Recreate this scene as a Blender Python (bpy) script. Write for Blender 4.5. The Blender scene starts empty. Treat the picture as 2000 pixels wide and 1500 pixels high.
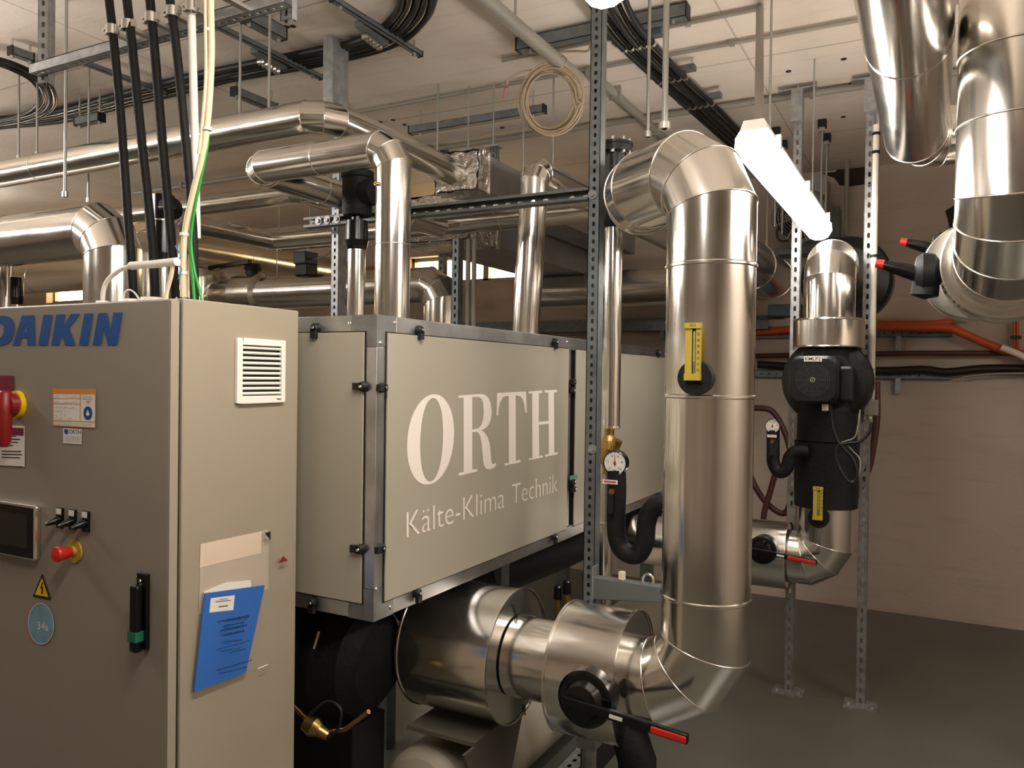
import bpy, bmesh, math, random
from mathutils import Vector, Matrix, noise
from mathutils.geometry import tessellate_polygon
random.seed(7)
V = Vector
sc = bpy.context.scene
COL = sc.collection

# ---------------------------------------------------------------- camera
CAM = V((0.0, 0.0, 1.5)); FPX = 1550.0
YAW, PITCH, ROLL = math.radians(28.1), math.radians(-0.59), 0.0133
fh = V((-math.sin(YAW), math.cos(YAW), 0)); rh = V((math.cos(YAW), math.sin(YAW), 0)); up = V((0, 0, 1))
F = (fh*math.cos(PITCH) + up*math.sin(PITCH)).normalized()
U0 = (up*math.cos(PITCH) - fh*math.sin(PITCH)).normalized()
R = (rh*math.cos(ROLL) + U0*math.sin(ROLL)).normalized()
U = (U0*math.cos(ROLL) - rh*math.sin(ROLL)).normalized()
cd = bpy.data.cameras.new('camera'); cam = bpy.data.objects.new('camera', cd); COL.objects.link(cam)
cd.sensor_width = 36; cd.lens = FPX/2000*36; cd.clip_start = 0.02; cd.clip_end = 100
cam.matrix_world = Matrix(((R.x, U.x, -F.x, CAM.x), (R.y, U.y, -F.y, CAM.y), (R.z, U.z, -F.z, CAM.z), (0, 0, 0, 1)))
sc.camera = cam

# ---------------------------------------------------------------- world, exposure
w = bpy.data.worlds.new('world'); sc.world = w; w.use_nodes = True
w.node_tree.nodes['Background'].inputs[0].default_value = (0.9, 0.85, 0.8, 1)
w.node_tree.nodes['Background'].inputs[1].default_value = 0.03
sc.view_settings.view_transform = 'Standard'; sc.view_settings.look = 'None'
sc.view_settings.exposure = 0.60; sc.view_settings.gamma = 1.0
sc.view_settings.use_curve_mapping = False
LAMP = 30.0          # diffuser emission of the fluorescent luminaires
sc.cycles.sample_clamp_indirect = 6.0
sc.cycles.max_bounces = 8
sc.cycles.use_denoising = True

CEIL = 2.90; BACK = 5.69

def ray(px, py):
    return F + R*((px-1000)/FPX) + U*((750-py)/FPX)
def at(px, py, X=None, Y=None, Z=None, t=None):
    d = ray(px, py)
    if X is not None: s = (X-CAM.x)/d.x
    elif Y is not None: s = (Y-CAM.y)/d.y
    elif Z is not None: s = (Z-CAM.z)/d.z
    else: s = t
    return CAM + d*s

# ---------------------------------------------------------------- materials
def lin(h):
    c = [int(h[i:i+2], 16)/255 for i in (0, 2, 4)]
    return tuple(x/12.92 if x <= .04045 else ((x+.055)/1.055)**2.4 for x in c)
def M(name, col, rough=.5, metal=0.0, var=0.0, vscale=4.0, bump=0.0, bscale=20.0, col2=None, stretch=(1, 1, 1), spec=None, rvar=0.0):
    m = bpy.data.materials.new(name); m.use_nodes = True
    nt = m.node_tree; b = nt.nodes['Principled BSDF']
    c = lin(col) if isinstance(col, str) else col
    b.inputs['Base Color'].default_value = (*c, 1); b.inputs['Roughness'].default_value = rough; b.inputs['Metallic'].default_value = metal
    if spec is not None: b.inputs['Specular IOR Level'].default_value = spec
    if var or bump or rvar:
        tc = nt.nodes.new('ShaderNodeNewGeometry'); mp = nt.nodes.new('ShaderNodeMapping'); mp.inputs['Scale'].default_value = stretch
        nt.links.new(tc.outputs['Position'], mp.inputs[0])
    if var:
        n = nt.nodes.new('ShaderNodeTexNoise'); n.inputs['Scale'].default_value = vscale; n.inputs['Detail'].default_value = 6
        nt.links.new(mp.outputs[0], n.inputs[0])
        mx = nt.nodes.new('ShaderNodeMix'); mx.data_type = 'RGBA'
        c2 = lin(col2) if col2 else tuple(x*(1-var) for x in c)
        mx.inputs['A'].default_value = (*c, 1); mx.inputs['B'].default_value = (*c2, 1)
        rp = nt.nodes.new('ShaderNodeMapRange'); rp.inputs['From Min'].default_value = .35; rp.inputs['From Max'].default_value = .7
        nt.links.new(n.outputs[0], rp.inputs[0]); nt.links.new(rp.outputs[0], mx.inputs['Factor'])
        nt.links.new(mx.outputs['Result'], b.inputs['Base Color'])
    if rvar:
        n = nt.nodes.new('ShaderNodeTexNoise'); n.inputs['Scale'].default_value = 9; n.inputs['Detail'].default_value = 5
        nt.links.new(mp.outputs[0], n.inputs[0])
        rp = nt.nodes.new('ShaderNodeMapRange'); rp.inputs['To Min'].default_value = rough-rvar; rp.inputs['To Max'].default_value = rough+rvar
        rp.inputs['From Min'].default_value = .3; rp.inputs['From Max'].default_value = .7
        nt.links.new(n.outputs[0], rp.inputs[0]); nt.links.new(rp.outputs[0], b.inputs['Roughness'])
    if bump:
        n = nt.nodes.new('ShaderNodeTexNoise'); n.inputs['Scale'].default_value = bscale; n.inputs['Detail'].default_value = 4
        nt.links.new(mp.outputs[0], n.inputs[0])
        bp = nt.nodes.new('ShaderNodeBump'); bp.inputs['Strength'].default_value = bump; bp.inputs['Distance'].default_value = .02
        nt.links.new(n.outputs[0], bp.inputs['Height']); nt.links.new(bp.outputs[0], b.inputs['Normal'])
    return m
def EM(name, col, strength):
    m = bpy.data.materials.new(name); m.use_nodes = True; nt = m.node_tree
    b = nt.nodes['Principled BSDF']; c = lin(col)
    b.inputs['Base Color'].default_value = (*c, 1); b.inputs['Emission Color'].default_value = (*c, 1); b.inputs['Emission Strength'].default_value = strength
    return m
def brushed(name, col, rough, rv, bump=.02):
    # drawn sheet metal: long streaks in roughness, faint waviness
    return M(name, col, rough, 1.0, rvar=rv, bump=bump, bscale=3.0)
m_alu = brushed('jacket_aluminium', (.80, .77, .72), .17, .03, .010)
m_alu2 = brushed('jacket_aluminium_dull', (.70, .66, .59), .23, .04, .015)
m_bead = M('bead_aluminium', (.86, .82, .76), .2, 1.0)
m_galv = M('galvanised_steel', (.42, .43, .43), .48, .75, var=.35, vscale=30)
m_galvd = M('galvanised_dark', (.20, .22, .225), .5, .6, var=.3, vscale=25)
m_frame = M('frame_aluminium', (.62, .62, .62), .38, 1.0, var=.3, vscale=9, bump=.02)
m_frame2 = M('corner_casting', (.36, .36, .35), .45, .9, var=.35, vscale=14)
m_sheet = M('duct_sheet', (.50, .50, .52), .38, .85, var=.25, vscale=5, bump=.04, bscale=4)
m_foil = M('crumpled_foil', (.85, .83, .8), .16, 1.0, bump=1.0, bscale=26)
m_panel = M('panel_grey_paint', 'a8a190', .42, var=.06, vscale=2)
m_cab = M('cabinet_paint', '9d927f', .40, bump=.02, bscale=160)
m_door = M('door_paint', '948b7f', .42, bump=.02, bscale=160)
m_white = M('white_plastic', 'efe9dd', .45)
m_cream = M('cream_cable', 'dccdab', .5)
m_vessel = M('vessel_paint', 'a39b88', .45, var=.08, vscale=3)
m_black = M('black_rubber', '0e0e0f', .55)
m_foam = M('black_foam_insulation', '121213', .62, bump=.15, bscale=60, spec=.3)
m_gloss = M('black_gloss_plastic', '0b0b0c', .22)
m_blackm = M('black_casting', '101112', .38, bump=.08, bscale=80)
m_brass = M('brass', (.55, .36, .12), .32, 1.0, var=.4, vscale=20)
m_yellow = M('yellow_enamel', 'b8a138', .42)
m_yplast = M('yellow_plastic', 'f2c60c', .4)
m_red = M('red_plastic', 'd0281a', .4)
m_redd = M('dark_red_plastic', '8c1c1c', .4)
m_orange = M('orange_cable', 'c2501c', .5)
m_brown = M('brown_hose', '4a211a', .55)
m_green = M('green_wire', '2f9e3a', .45)
m_greent = M('green_tape', '0f6b4c', .5)
m_blue = M('blue_paper', '0060b8', .55)
m_dblue = M('blue_vinyl', '0a4f96', .4)
m_lblue = M('pale_blue_sticker', '7fa6bd', .5, var=.25, vscale=40)
m_ink = M('black_ink', '141414', .6)
m_grey = M('grey_ink', '77716a', .6)
m_paper = M('white_paper', 'e9e3da', .6)
m_orangei = M('orange_ink', 'e08a2e', .5)
m_maroon = M('maroon_ink', '7c1a33', .5)
m_letter = M('white_lettering', 'efe6da', .5)
m_screen = M('dark_screen', '1a1718', .12)
m_galvrod = M('zinc_rod', (.42, .42, .4), .4, .8)
m_pvc = M('grey_pvc', '8d877c', .5)
m_bolt = M('bolt_zinc', (.7, .68, .64), .3, 1.0)
m_concrete_dirty = M('dark_patch_mortar', '2c241e', .9)
m_actuator = M('actuator_blue_grey', '26343d', .5)
m_tube = EM('lamp_diffuser', 'fff7ee', LAMP)
m_tube2 = EM('lamp_diffuser_dimmed', 'fff7ee', LAMP*.55); m_tube2.node_tree.nodes['Principled BSDF'].inputs['Emission Color'].default_value = (1.0, .935, .86, 1)  # weaker emission so the rear lamp doesn't overbrighten the ceiling above it
m_tube.node_tree.nodes['Principled BSDF'].inputs['Emission Color'].default_value = (1.0, .935, .86, 1)
m_win = EM('daylit_window_glass', 'ffdca0', 7)
m_glass = bpy.data.materials.new('clear_film'); m_glass.use_nodes = True
_b = m_glass.node_tree.nodes['Principled BSDF']; _b.inputs['Base Color'].default_value = (.5, .48, .45, 1); _b.inputs['Roughness'].default_value = .15
_b.inputs['Alpha'].default_value = .06

# plaster and floor with their own stains
def plaster(name, base, dark, seams):
    m = M(name, base, .85, var=1, vscale=1.3, col2=dark, bump=.12, bscale=45)
    nt = m.node_tree; b = nt.nodes['Principled BSDF']
    g = nt.nodes.new('ShaderNodeNewGeometry'); v = nt.nodes.new('ShaderNodeTexVoronoi'); v.inputs['Scale'].default_value = 1.1
    v.inputs['Randomness'].default_value = 1
    nt.links.new(g.outputs['Position'], v.inputs[0])
    r = nt.nodes.new('ShaderNodeMapRange'); r.inputs['From Min'].default_value = .012; r.inputs['From Max'].default_value = .03
    nt.links.new(v.outputs['Distance'], r.inputs[0])
    n = nt.nodes.new('ShaderNodeTexNoise'); n.inputs['Scale'].default_value = 14; n.inputs['Detail'].default_value = 8
    mp = nt.nodes.new('ShaderNodeMapping'); mp.inputs['Scale'].default_value = (.25, 1.6, 1.6)
    nt.links.new(g.outputs['Position'], mp.inputs[0]); nt.links.new(mp.outputs[0], n.inputs[0])
    r2 = nt.nodes.new('ShaderNodeMapRange'); r2.inputs['From Min'].default_value = .3; r2.inputs['From Max'].default_value = .45
    r2.inputs['To Min'].default_value = .9
    nt.links.new(n.outputs[0], r2.inputs[0])
    mu = nt.nodes.new('ShaderNodeMath'); mu.operation = 'MULTIPLY'
    nt.links.new(r.outputs[0], mu.inputs[0]); nt.links.new(r2.outputs[0], mu.inputs[1])
    last = mu
    if seams:   # joints between the cast ceiling slabs, thin lines at fixed places
        sx = nt.nodes.new('ShaderNodeSeparateXYZ'); nt.links.new(g.outputs['Position'], sx.inputs[0])
        for ax, sp, off, wd in seams:
            a = nt.nodes.new('ShaderNodeMath'); a.operation = 'ADD'; a.inputs[1].default_value = off+100*sp
            nt.links.new(sx.outputs[ax], a.inputs[0])
            q = nt.nodes.new('ShaderNodeMath'); q.operation = 'MODULO'; q.inputs[1].default_value = sp; nt.links.new(a.outputs[0], q.inputs[0])
            c = nt.nodes.new('ShaderNodeMapRange'); c.inputs['From Min'].default_value = wd; c.inputs['From Max'].default_value = wd*1.6; c.inputs['To Min'].default_value = .62
            nt.links.new(q.outputs[0], c.inputs[0])
            k = nt.nodes.new('ShaderNodeMath'); k.operation = 'MULTIPLY'; nt.links.new(last.outputs[0], k.inputs[0]); nt.links.new(c.outputs[0], k.inputs[1]); last = k
    src = b.inputs['Base Color'].links[0].from_socket
    mx = nt.nodes.new('ShaderNodeMix'); mx.data_type = 'RGBA'; mx.inputs['A'].default_value = (.03, .02, .015, 1)
    nt.links.new(last.outputs[0], mx.inputs['Factor']); nt.links.new(src, mx.inputs['B']); nt.links.new(mx.outputs['Result'], b.inputs['Base Color'])
    return m
m_ceil = plaster('painted_concrete_ceiling', 'e6dacd', 'd3c4b5', [(0, 2.4, .75, .006), (1, 1.25, .2, .008)])
m_wall = plaster('rough_plaster_wall', 'c0b1a3', 'b2a395', None)
m_floor = M('epoxy_floor', '5e5e54', .30, var=1, vscale=1.5, col2='505048', bump=.03, bscale=12)

# ---------------------------------------------------------------- mesh builder
def frame_of(d):
    d = d.normalized(); a = V((0, 0, 1)) if abs(d.z) < .9 else V((1, 0, 0))
    u = d.cross(a).normalized(); return u, d.cross(u).normalized()
class MB:
    def __init__(s): s.v = []; s.f = []; s.s = []
    def add(s, vs, fs, smooth=False):
        o = len(s.v); s.v += [V(x) for x in vs]
        for f in fs: s.f.append(tuple(i+o for i in f)); s.s.append(smooth)
        return s
    def hexa(s, c, ax, h):
        c = V(c); A = [V(a).normalized()*k for a, k in zip(ax, h)]
        vs = [c+A[0]*i+A[1]*j+A[2]*k for i in (-1, 1) for j in (-1, 1) for k in (-1, 1)]
        return s.add(vs, [(0, 1, 3, 2), (4, 6, 7, 5), (0, 4, 5, 1), (2, 3, 7, 6), (0, 2, 6, 4), (1, 5, 7, 3)])
    def box(s, lo, hi):
        lo, hi = V(lo), V(hi); h = (hi-lo)/2
        return s.hexa((lo+hi)/2, ((1, 0, 0), (0, 1, 0), (0, 0, 1)), (abs(h.x), abs(h.y), abs(h.z)))
    def lathe(s, o, d, prof, n=32, smooth=True, sharp=True):
        o = V(o); d = V(d).normalized(); u, v = frame_of(d)
        for (h0, r0), (h1, r1) in zip(prof[:-1], prof[1:]):
            vs = []
            for h, r in ((h0, r0), (h1, r1)):
                for k in range(n):
                    a = 2*math.pi*k/n; vs.append(o+d*h+(u*math.cos(a)+v*math.sin(a))*r)
            if r0 < 1e-6: s.add([o+d*h0]+vs[n:], [(0, 1+(k+1) % n, 1+k) for k in range(n)], False)
            elif r1 < 1e-6: s.add(vs[:n]+[o+d*h1], [(k, (k+1) % n, n) for k in range(n)], False)
            else: s.add(vs, [(k, (k+1) % n, n+(k+1) % n, n+k) for k in range(n)], smooth)
        return s
    def cyl(s, a, b, r, n=24, r2=None):
        a, b = V(a), V(b); L = (b-a).length; r2 = r if r2 is None else r2
        return s.lathe(a, b-a, [(0, 0), (0, r), (L, r2), (L, 0)], n)
    def tube(s, pts, r, n=10, closed=False, caps=True):
        pts = [V(p) for p in pts]; N = len(pts); rings = []; u = None
        for i in range(N):
            if closed: d = pts[(i+1) % N]-pts[i-1]
            else: d = pts[min(i+1, N-1)]-pts[max(i-1, 0)]
            d.normalize()
            if u is None: u, _ = frame_of(d)
            u = (u-d*u.dot(d)).normalized(); v = d.cross(u)
            rr = r[i] if isinstance(r, (list, tuple)) else r
            rings.append([pts[i]+(u*math.cos(2*math.pi*k/n)+v*math.sin(2*math.pi*k/n))*rr for k in range(n)])
        vs = [p for q in rings for p in q]; fs = []
        for i in range(N if closed else N-1):
            j = (i+1) % N
            for k in range(n): fs.append((i*n+k, i*n+(k+1) % n, j*n+(k+1) % n, j*n+k))
        s.add(vs, fs, True)
        if caps and not closed: s.add(rings[0], [tuple(range(n))[::-1]]); s.add(rings[-1], [tuple(range(n))])
        return s
    def poly(s, outer, holes=(), th=None):
        loops = [list(map(V, outer))]+[list(map(V, h)) for h in holes]
        tris = tessellate_polygon(loops); flat = [p for l in loops for p in l]; n = len(flat)
        if th is None: return s.add(flat, tris)
        th = V(th); s.add(flat+[p+th for p in flat], [t for t in tris]+[tuple(i+n for i in t[::-1]) for t in tris])
        b = 0
        for l in loops:
            m = len(l); s.add(l+[p+th for p in l], [(i, (i+1) % m, m+(i+1) % m, m+i) for i in range(m)]); b += m
        return s
    def build(s, name, mat, parent=None, label=None, bevel=0):
        me = bpy.data.meshes.new(name); o = bpy.data.objects.new(name, me); COL.objects.link(o)
        org = V((0, 0, 0)); p = parent
        while p is not None: org = org+p.location; p = p.parent
        if parent is None and s.v:
            lo = V((min(v.x for v in s.v)+max(v.x for v in s.v), min(v.y for v in s.v)+max(v.y for v in s.v), 2*min(v.z for v in s.v)))/2
            o.location = lo; org = lo
        me.from_pydata([v-org for v in s.v], [], s.f)
        me.polygons.foreach_set('use_smooth', s.s)
        bm = bmesh.new(); bm.from_mesh(me); bmesh.ops.recalc_face_normals(bm, faces=bm.faces); bm.to_mesh(me); bm.free()
        me.materials.append(mat); me.update()
        o.parent = parent
        if label: o['label'] = label
        if bevel:
            bm = bmesh.new(); bm.from_mesh(me); bmesh.ops.remove_doubles(bm, verts=bm.verts, dist=1e-5); bm.to_mesh(me); bm.free()
            md = o.modifiers.new('bevel', 'BEVEL'); md.width = bevel; md.segments = 2; md.limit_method = 'ANGLE'
        return o
def tag(o, label, cat, group=None):
    o['label'] = label; o['category'] = cat
    if group: o['group'] = group
    return o
def thing(name, label, cat, loc=(0, 0, 0), group=None):
    o = bpy.data.objects.new(name, None); COL.objects.link(o); o.location = loc; o.empty_display_size = .05
    return tag(o, label, cat, group)
def struct(name, mb, mat, parent=None):
    o = mb.build(name, mat, parent)
    if parent is None: o['kind'] = 'structure'
    return o
def smooth_path(pts, k=6):
    pts = [V(p) for p in pts]; out = []
    P = [2*pts[0]-pts[1]]+pts+[2*pts[-1]-pts[-2]]
    for i in range(1, len(P)-2):
        for j in range(k):
            t = j/k; a, b, c, d = P[i-1:i+3]
            out.append(.5*((2*b)+(c-a)*t+(2*a-5*b+4*c-d)*t*t+(3*b-a-3*c+d)*t**3))
    out.append(pts[-1]); return out
def px(plist, **pl): return [at(x, y, **pl) for x, y in plist]

# sheet metal jacketed pipe with mitred elbows and beaded joints
def pipe(name, label, cat, pts, r, bend=1.35, m=3, mat=None, seam=1.0, group=None, beads=True, N=48, br=None, extra=()):
    mat = mat or m_alu; pts = [V(p) for p in pts]; br = br or max(.0022, r*.022)
    poly = [pts[0]]; typ = []
    for i in range(1, len(pts)-1):
        a = (pts[i]-pts[i-1]).normalized(); b = (pts[i+1]-pts[i]).normalized(); th = a.angle(b)
        Rb = min(bend*2*r, .45*min((pts[i]-pts[i-1]).length, (pts[i+1]-pts[i]).length)/math.tan(th/2))
        nrm = (b-a).normalized(); c = pts[i]+nrm*(Rb/math.cos(th/2))
        ax = a.cross(b).normalized(); s0 = pts[i]-a*Rb*math.tan(th/2)-c
        for j in range(m):
            ang = th/(2*m)*(2*j+1)
            p = c+(Matrix.Rotation(ang, 3, ax) @ s0)/math.cos(th/(2*m))
            poly.append(p); typ.append('s' if j == 0 else 'g')
    poly.append(pts[-1]); typ.append('s')
    d = [(poly[i+1]-poly[i]).normalized() for i in range(len(poly)-1)]
    u, v = frame_of(d[0]); off = [u*math.cos(2*math.pi*k/N)*r+v*math.sin(2*math.pi*k/N)*r for k in range(N)]
    rings = [[poly[0]+o for o in off]]; offs = [off]
    for i in range(1, len(poly)-1):
        n = (d[i-1]+d[i]).normalized(); rings.append([poly[i]+o-d[i-1]*(o.dot(n)/d[i-1].dot(n)) for o in off])
        q = d[i-1].rotation_difference(d[i]); off = [q @ o for o in off]; offs.append(off)
    rings.append([poly[-1]+o for o in off])
    low = min(pts, key=lambda p: p.z)
    root = thing(name, label, cat, low, group)
    quad = [(k, (k+1) % N, N+(k+1) % N, N+k) for k in range(N)]
    i = 0
    def bead(ring): MB().tube(ring, br, 6, closed=True).build('seam_bead', m_bead, root)
    while i < len(typ):
        if typ[i] == 's':
            mb = MB().add(rings[i]+rings[i+1], quad, True)
            if i == 0: mb.add(rings[0], [tuple(range(N))[::-1]])
            if i == len(typ)-1: mb.add(rings[-1], [tuple(range(N))])
            mb.build('pipe_section', mat, root)
            L = (poly[i+1]-poly[i]).length
            if seam and L > seam*1.3:
                k = int(L/seam)
                for q in range(1, k+1): bead([poly[i]+d[i]*(L*q/(k+1))+o for o in offs[i]])
            i += 1
        else:
            mb = MB()
            while i < len(typ) and typ[i] == 'g': mb.add(rings[i]+rings[i+1], quad, True); i += 1
            mb.build('elbow', mat, root)
    if beads:
        for j in range(1, len(poly)-1): bead(rings[j])
    for seg_pt, dr in extra: MB().lathe(V(seg_pt)-V(dr)*.004, dr, [(0, r), (0, r+br*1.6), (.008, r+br*1.6), (.008, r)], N).build('seam_bead', m_bead, root)
    return root

# slotted mounting channel
def channel(mb, a, b, wd, nd, w=.041, dep=.041, pitch=.03, hw=.0055, hl=.0085, slots=True, th=.0025):
    a, b = V(a), V(b); L = (b-a).length; e = (b-a)/L; wd = V(wd); wd = (wd-e*wd.dot(e)).normalized(); nd = V(nd); nd = (nd-e*nd.dot(e)-wd*nd.dot(wd)).normalized()
    if slots:
        n = max(1, int(L/pitch)); p = L/n; hh = min(hl, p*.42)
        for i in range(n):
            c = a+e*(p*(i+.5)); out = []; inn = []
            for k, (x, y) in enumerate(((1, 0), (1, 1), (0, 1), (-1, 1), (-1, 0), (-1, -1), (0, -1), (1, -1))):
                out.append(c+wd*(x*w/2)+e*(y*p/2)); q = .78 if k % 2 else 1
                inn.append(c+wd*(x*hw*q)+e*(y*hh*q))
            vs = out+inn+[p_-nd*th for p_ in out+inn]
            fs = []
            for k in range(8):
                j = (k+1) % 8; fs += [(k, j, 8+j, 8+k), (16+k, 24+k, 24+j, 16+j), (8+k, 8+j, 24+j, 24+k)]
            mb.add(vs, fs)
    else: mb.hexa((a+b)/2-nd*th/2, (wd, nd, e), (w/2, th/2, L/2))
    for s in (-1, 1):
        mb.hexa((a+b)/2+wd*s*(w/2-th/2)-nd*dep/2, (wd, nd, e), (th/2, dep/2, L/2))
        mb.hexa((a+b)/2+wd*s*(w/2-.005)-nd*(dep-th/2), (wd, nd, e), (.005, th/2, L/2))
    return mb

# lettering: font text laid into a quad on a surface
def text_obj(name, string, TL, TR, BL, mat, parent, off=0.0, shear=0.0, nudge=None, label=None, bold=0.0):
    cu = bpy.data.curves.new('lettering', 'FONT'); cu.body = string; cu.size = 1; cu.shear = shear; cu.offset = off; cu.resolution_u = 6
    to = bpy.data.objects.new('lettering_tmp', cu); COL.objects.link(to)
    dg = bpy.context.evaluated_depsgraph_get(); me = bpy.data.meshes.new_from_object(to.evaluated_get(dg)); vs = [v.co.copy() for v in me.vertices]; fs = [tuple(p.vertices) for p in me.polygons]
    bpy.data.objects.remove(to); bpy.data.meshes.remove(me); bpy.data.curves.remove(cu)
    x0 = min(v.x for v in vs); x1 = max(v.x for v in vs); y0 = min(v.y for v in vs); y1 = max(v.y for v in vs)
    TL, TR, BL = V(TL), V(TR), V(BL)
    out = [TL+(TR-TL)*((v.x-x0)/(x1-x0))+(BL-TL)*((y1-v.y)/(y1-y0)) for v in vs]
    if nudge: out = [p+V(nudge) for p in out]
    return MB().add(out, fs).build(name, mat, parent, label)
def flat(name, polys, mat, parent, nudge=(0, 0, 0), label=None, th=None, **pl):
    mb = MB(); k = 0
    for p in polys:
        outer, holes = p if isinstance(p, tuple) and isinstance(p[0], list) else (p, [])
        nn = V(nudge)*(1+.02*k); k += 1
        mb.poly([at(x, y, **pl)+nn for x, y in outer], [[at(x, y, **pl)+nn for x, y in h] for h in holes], th)
    return mb.build(name, mat, parent, label)
def ell(cx, cy, rx, ry, n=28, a=(1, 0), b=(0, 1)):
    return [(cx+rx*math.cos(t)*a[0]+ry*math.sin(t)*b[0], cy+rx*math.cos(t)*a[1]+ry*math.sin(t)*b[1]) for t in (2*math.pi*k/n for k in range(n))]
def rect(x0, y0, x1, y1, dy=0): return [(x0, y0), (x1, y0+dy), (x1, y1+dy), (x0, y1)]

# ================================================================ room shell
X0, X1, Y0 = -10.0, 2.3, -2.6
struct('floor', MB().box((X0, Y0, -.1), (X1, BACK, 0)), m_floor)
struct('ceiling', MB().box((X0, Y0, CEIL), (X1, BACK, CEIL+.1)), m_ceil)
struct('wall_left', MB().box((X0-.1, Y0, 0), (X0, BACK, CEIL)), m_wall)
struct('wall_right', MB().box((X1, Y0, 0), (X1+.1, BACK, CEIL)), m_wall)
struct('wall_front', MB().box((X0, Y0-.1, 0), (X1, Y0, CEIL)), m_wall)
# back wall with two high cellar windows
wz0, wz1 = 2.285, 2.52
wins = [(-9.3, -6.4), (-4.1, -2.6)]
mb = MB(); xs = [X0]+[x for w_ in wins for x in w_]+[X1]
mb.box((X0, BACK, 0), (X1, BACK+.25, wz0)); mb.box((X0, BACK, wz1), (X1, BACK+.25, CEIL))
for i in range(0, len(xs), 2): mb.box((xs[i], BACK, wz0), (xs[i+1], BACK+.25, wz1))
struct('wall_back', mb, m_wall)
for i, (a, b) in enumerate(wins):
    wr = MB().box((a, BACK+.14, wz0), (b, BACK+.15, wz1)).build('window_%d' % (i+1), m_win); wr['kind'] = 'structure'
    f = MB(); k = 3 if i == 0 else 2
    for q in range(k+1):
        x = a+(b-a)*q/k; f.box((x-.025, BACK+.09, wz0), (x+.025, BACK+.135, wz1))
    f.box((a, BACK+.09, wz0), (b, BACK+.135, wz0+.03)); f.box((a, BACK+.09, wz1-.03), (b, BACK+.135, wz1))
    f.build('window_frame', m_galvd, wr)
# broken-out dark mortar patch below the ceiling
def patch(name, plist, label, Y=BACK-.004):
    tag(MB().poly(px(plist, Y=Y), th=(0, -.003, 0)).build(name, m_concrete_dirty), label, 'wall patch')
patch('mortar_patch', [(1604, 338), (1632, 336), (1640, 322), (1700, 314), (1730, 318), (1700, 330), (1702, 358), (1662, 364), (1640, 362), (1630, 348)], 'dark broken-out mortar patch on wall under ceiling, behind the tall struts')
patch('mortar_patch', [(1846, 412), (1868, 398), (1885, 410), (1882, 450), (1868, 470), (1856, 452), (1850, 425)], 'small dark mortar patch on wall left of the big vertical duct')
# fine ceiling-to-wall crack and hole plugs in the ceiling
holes = {(1648, 115): 'right of the lamp drop pipe, upper one', (1663, 163): 'right of the lamp drop pipe, lower one', (1647, 228): 'between the two rear posts', (1540, 139): 'just right of the lamp drop pipe',
         (1855, 79): 'in the gap between the two right ducts, upper', (1852, 132): 'in the gap between the two right ducts, lower', (768, 234): 'at the top of the group of four near ceiling rail', (743, 238): 'at left of the group of four',
         (790, 243): 'at right of the group of four', (765, 204): 'alone above the group of four', (1243, 31): 'near the top edge beside the cable row', (560, 52): 'left one of the pair near the top edge', (572, 51): 'right one of the pair near the top edge', (981, 249): 'left of the wire coil below the rail'}
for (x, y), wl in holes.items():
    c = at(x, y, Z=CEIL)
    tag(MB().lathe(c, (0, 0, -1), [(0, .013), (.003, .012), (.003, 0)], 12).build('drill_hole', m_concrete_dirty), 'dark anchor hole in ceiling '+wl, 'anchor hole', 'anchor holes in the ceiling')

# ================================================================ lamps
def lamp(x, y0, y1, z, label, mt=None):
    root = thing('fluorescent_lamp', label, 'lamp', (x, y0, z), 'fluorescent ceiling lamps')
    def prof(pts, ya, yb):
        mb = MB(); n = len(pts); vs = [V((x+a, yy, z+b)) for yy in (ya, yb) for a, b in pts]
        mb.add(vs, [(i, (i+1) % n, n+(i+1) % n, n+i) for i in range(n)], False); mb.add(vs[:n], [tuple(range(n))]); mb.add(vs[n:], [tuple(range(n))[::-1]]); return mb
    dif = [(a_*.82, b_*.82) for a_, b_ in [(-.050, .045), (-.066, .02), (-.068, -.02), (-.048, -.055), (-.018, -.068), (.018, -.068), (.048, -.055), (.068, -.02), (.066, .02), (.050, .045)]]
    prof(dif, y0+.004, y1-.004).build('diffuser', mt or m_tube, root)
    prof([(-.040, .037), (.040, .037), (.03, .066), (-.03, .066)], y0, y1).build('housing', m_white, root)
    for a in (y0+.12, (y0+y1)/2, y1-.12):
        for s in (-1, 1): MB().box((x+s*.044, a-.012, z+.0), (x+s*.060, a+.012, z+.045)).build('cover_clip', m_bolt, root)
    for yy in (y0+.25, y1-.25): MB().cyl((x, yy, z+.066), (x, yy, CEIL), .004, 8).build('hanger_rod', m_galvrod, root)
    return root
lamp(-.49, 2.42, 3.93, 2.205, 'glowing white fluorescent tube lamp behind the big vertical pipe elbow', m_tube2)
lamp(-.672, .22, 1.70, 2.395, 'glowing fluorescent lamp cut off at the top edge, above the slotted post')
lamp(1.55, 1.3, 2.8, 2.40, 'added lamp out of view over the right aisle, lighting the right-facing sides')  # added fill from the right for cabinet side, ducts and back wall
lamp(-5.2, .8, 2.3, 2.40, 'added lamp out of view left of the grey control cabinet, lighting the left background')  # unseen extra lamp, put in to light the left background
lamp(-3.7, .25, 1.7, 2.45, 'added lamp out of view at upper left, brightening the left ceiling')  # extra lamp out of view that lifts the ceiling and pipes at left
lamp(-6.9, 2.1, 3.5, 2.70, 'added lamp out of view far left, lighting the rear left of the room')  # added out of frame to light the pipes far back at left

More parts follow.
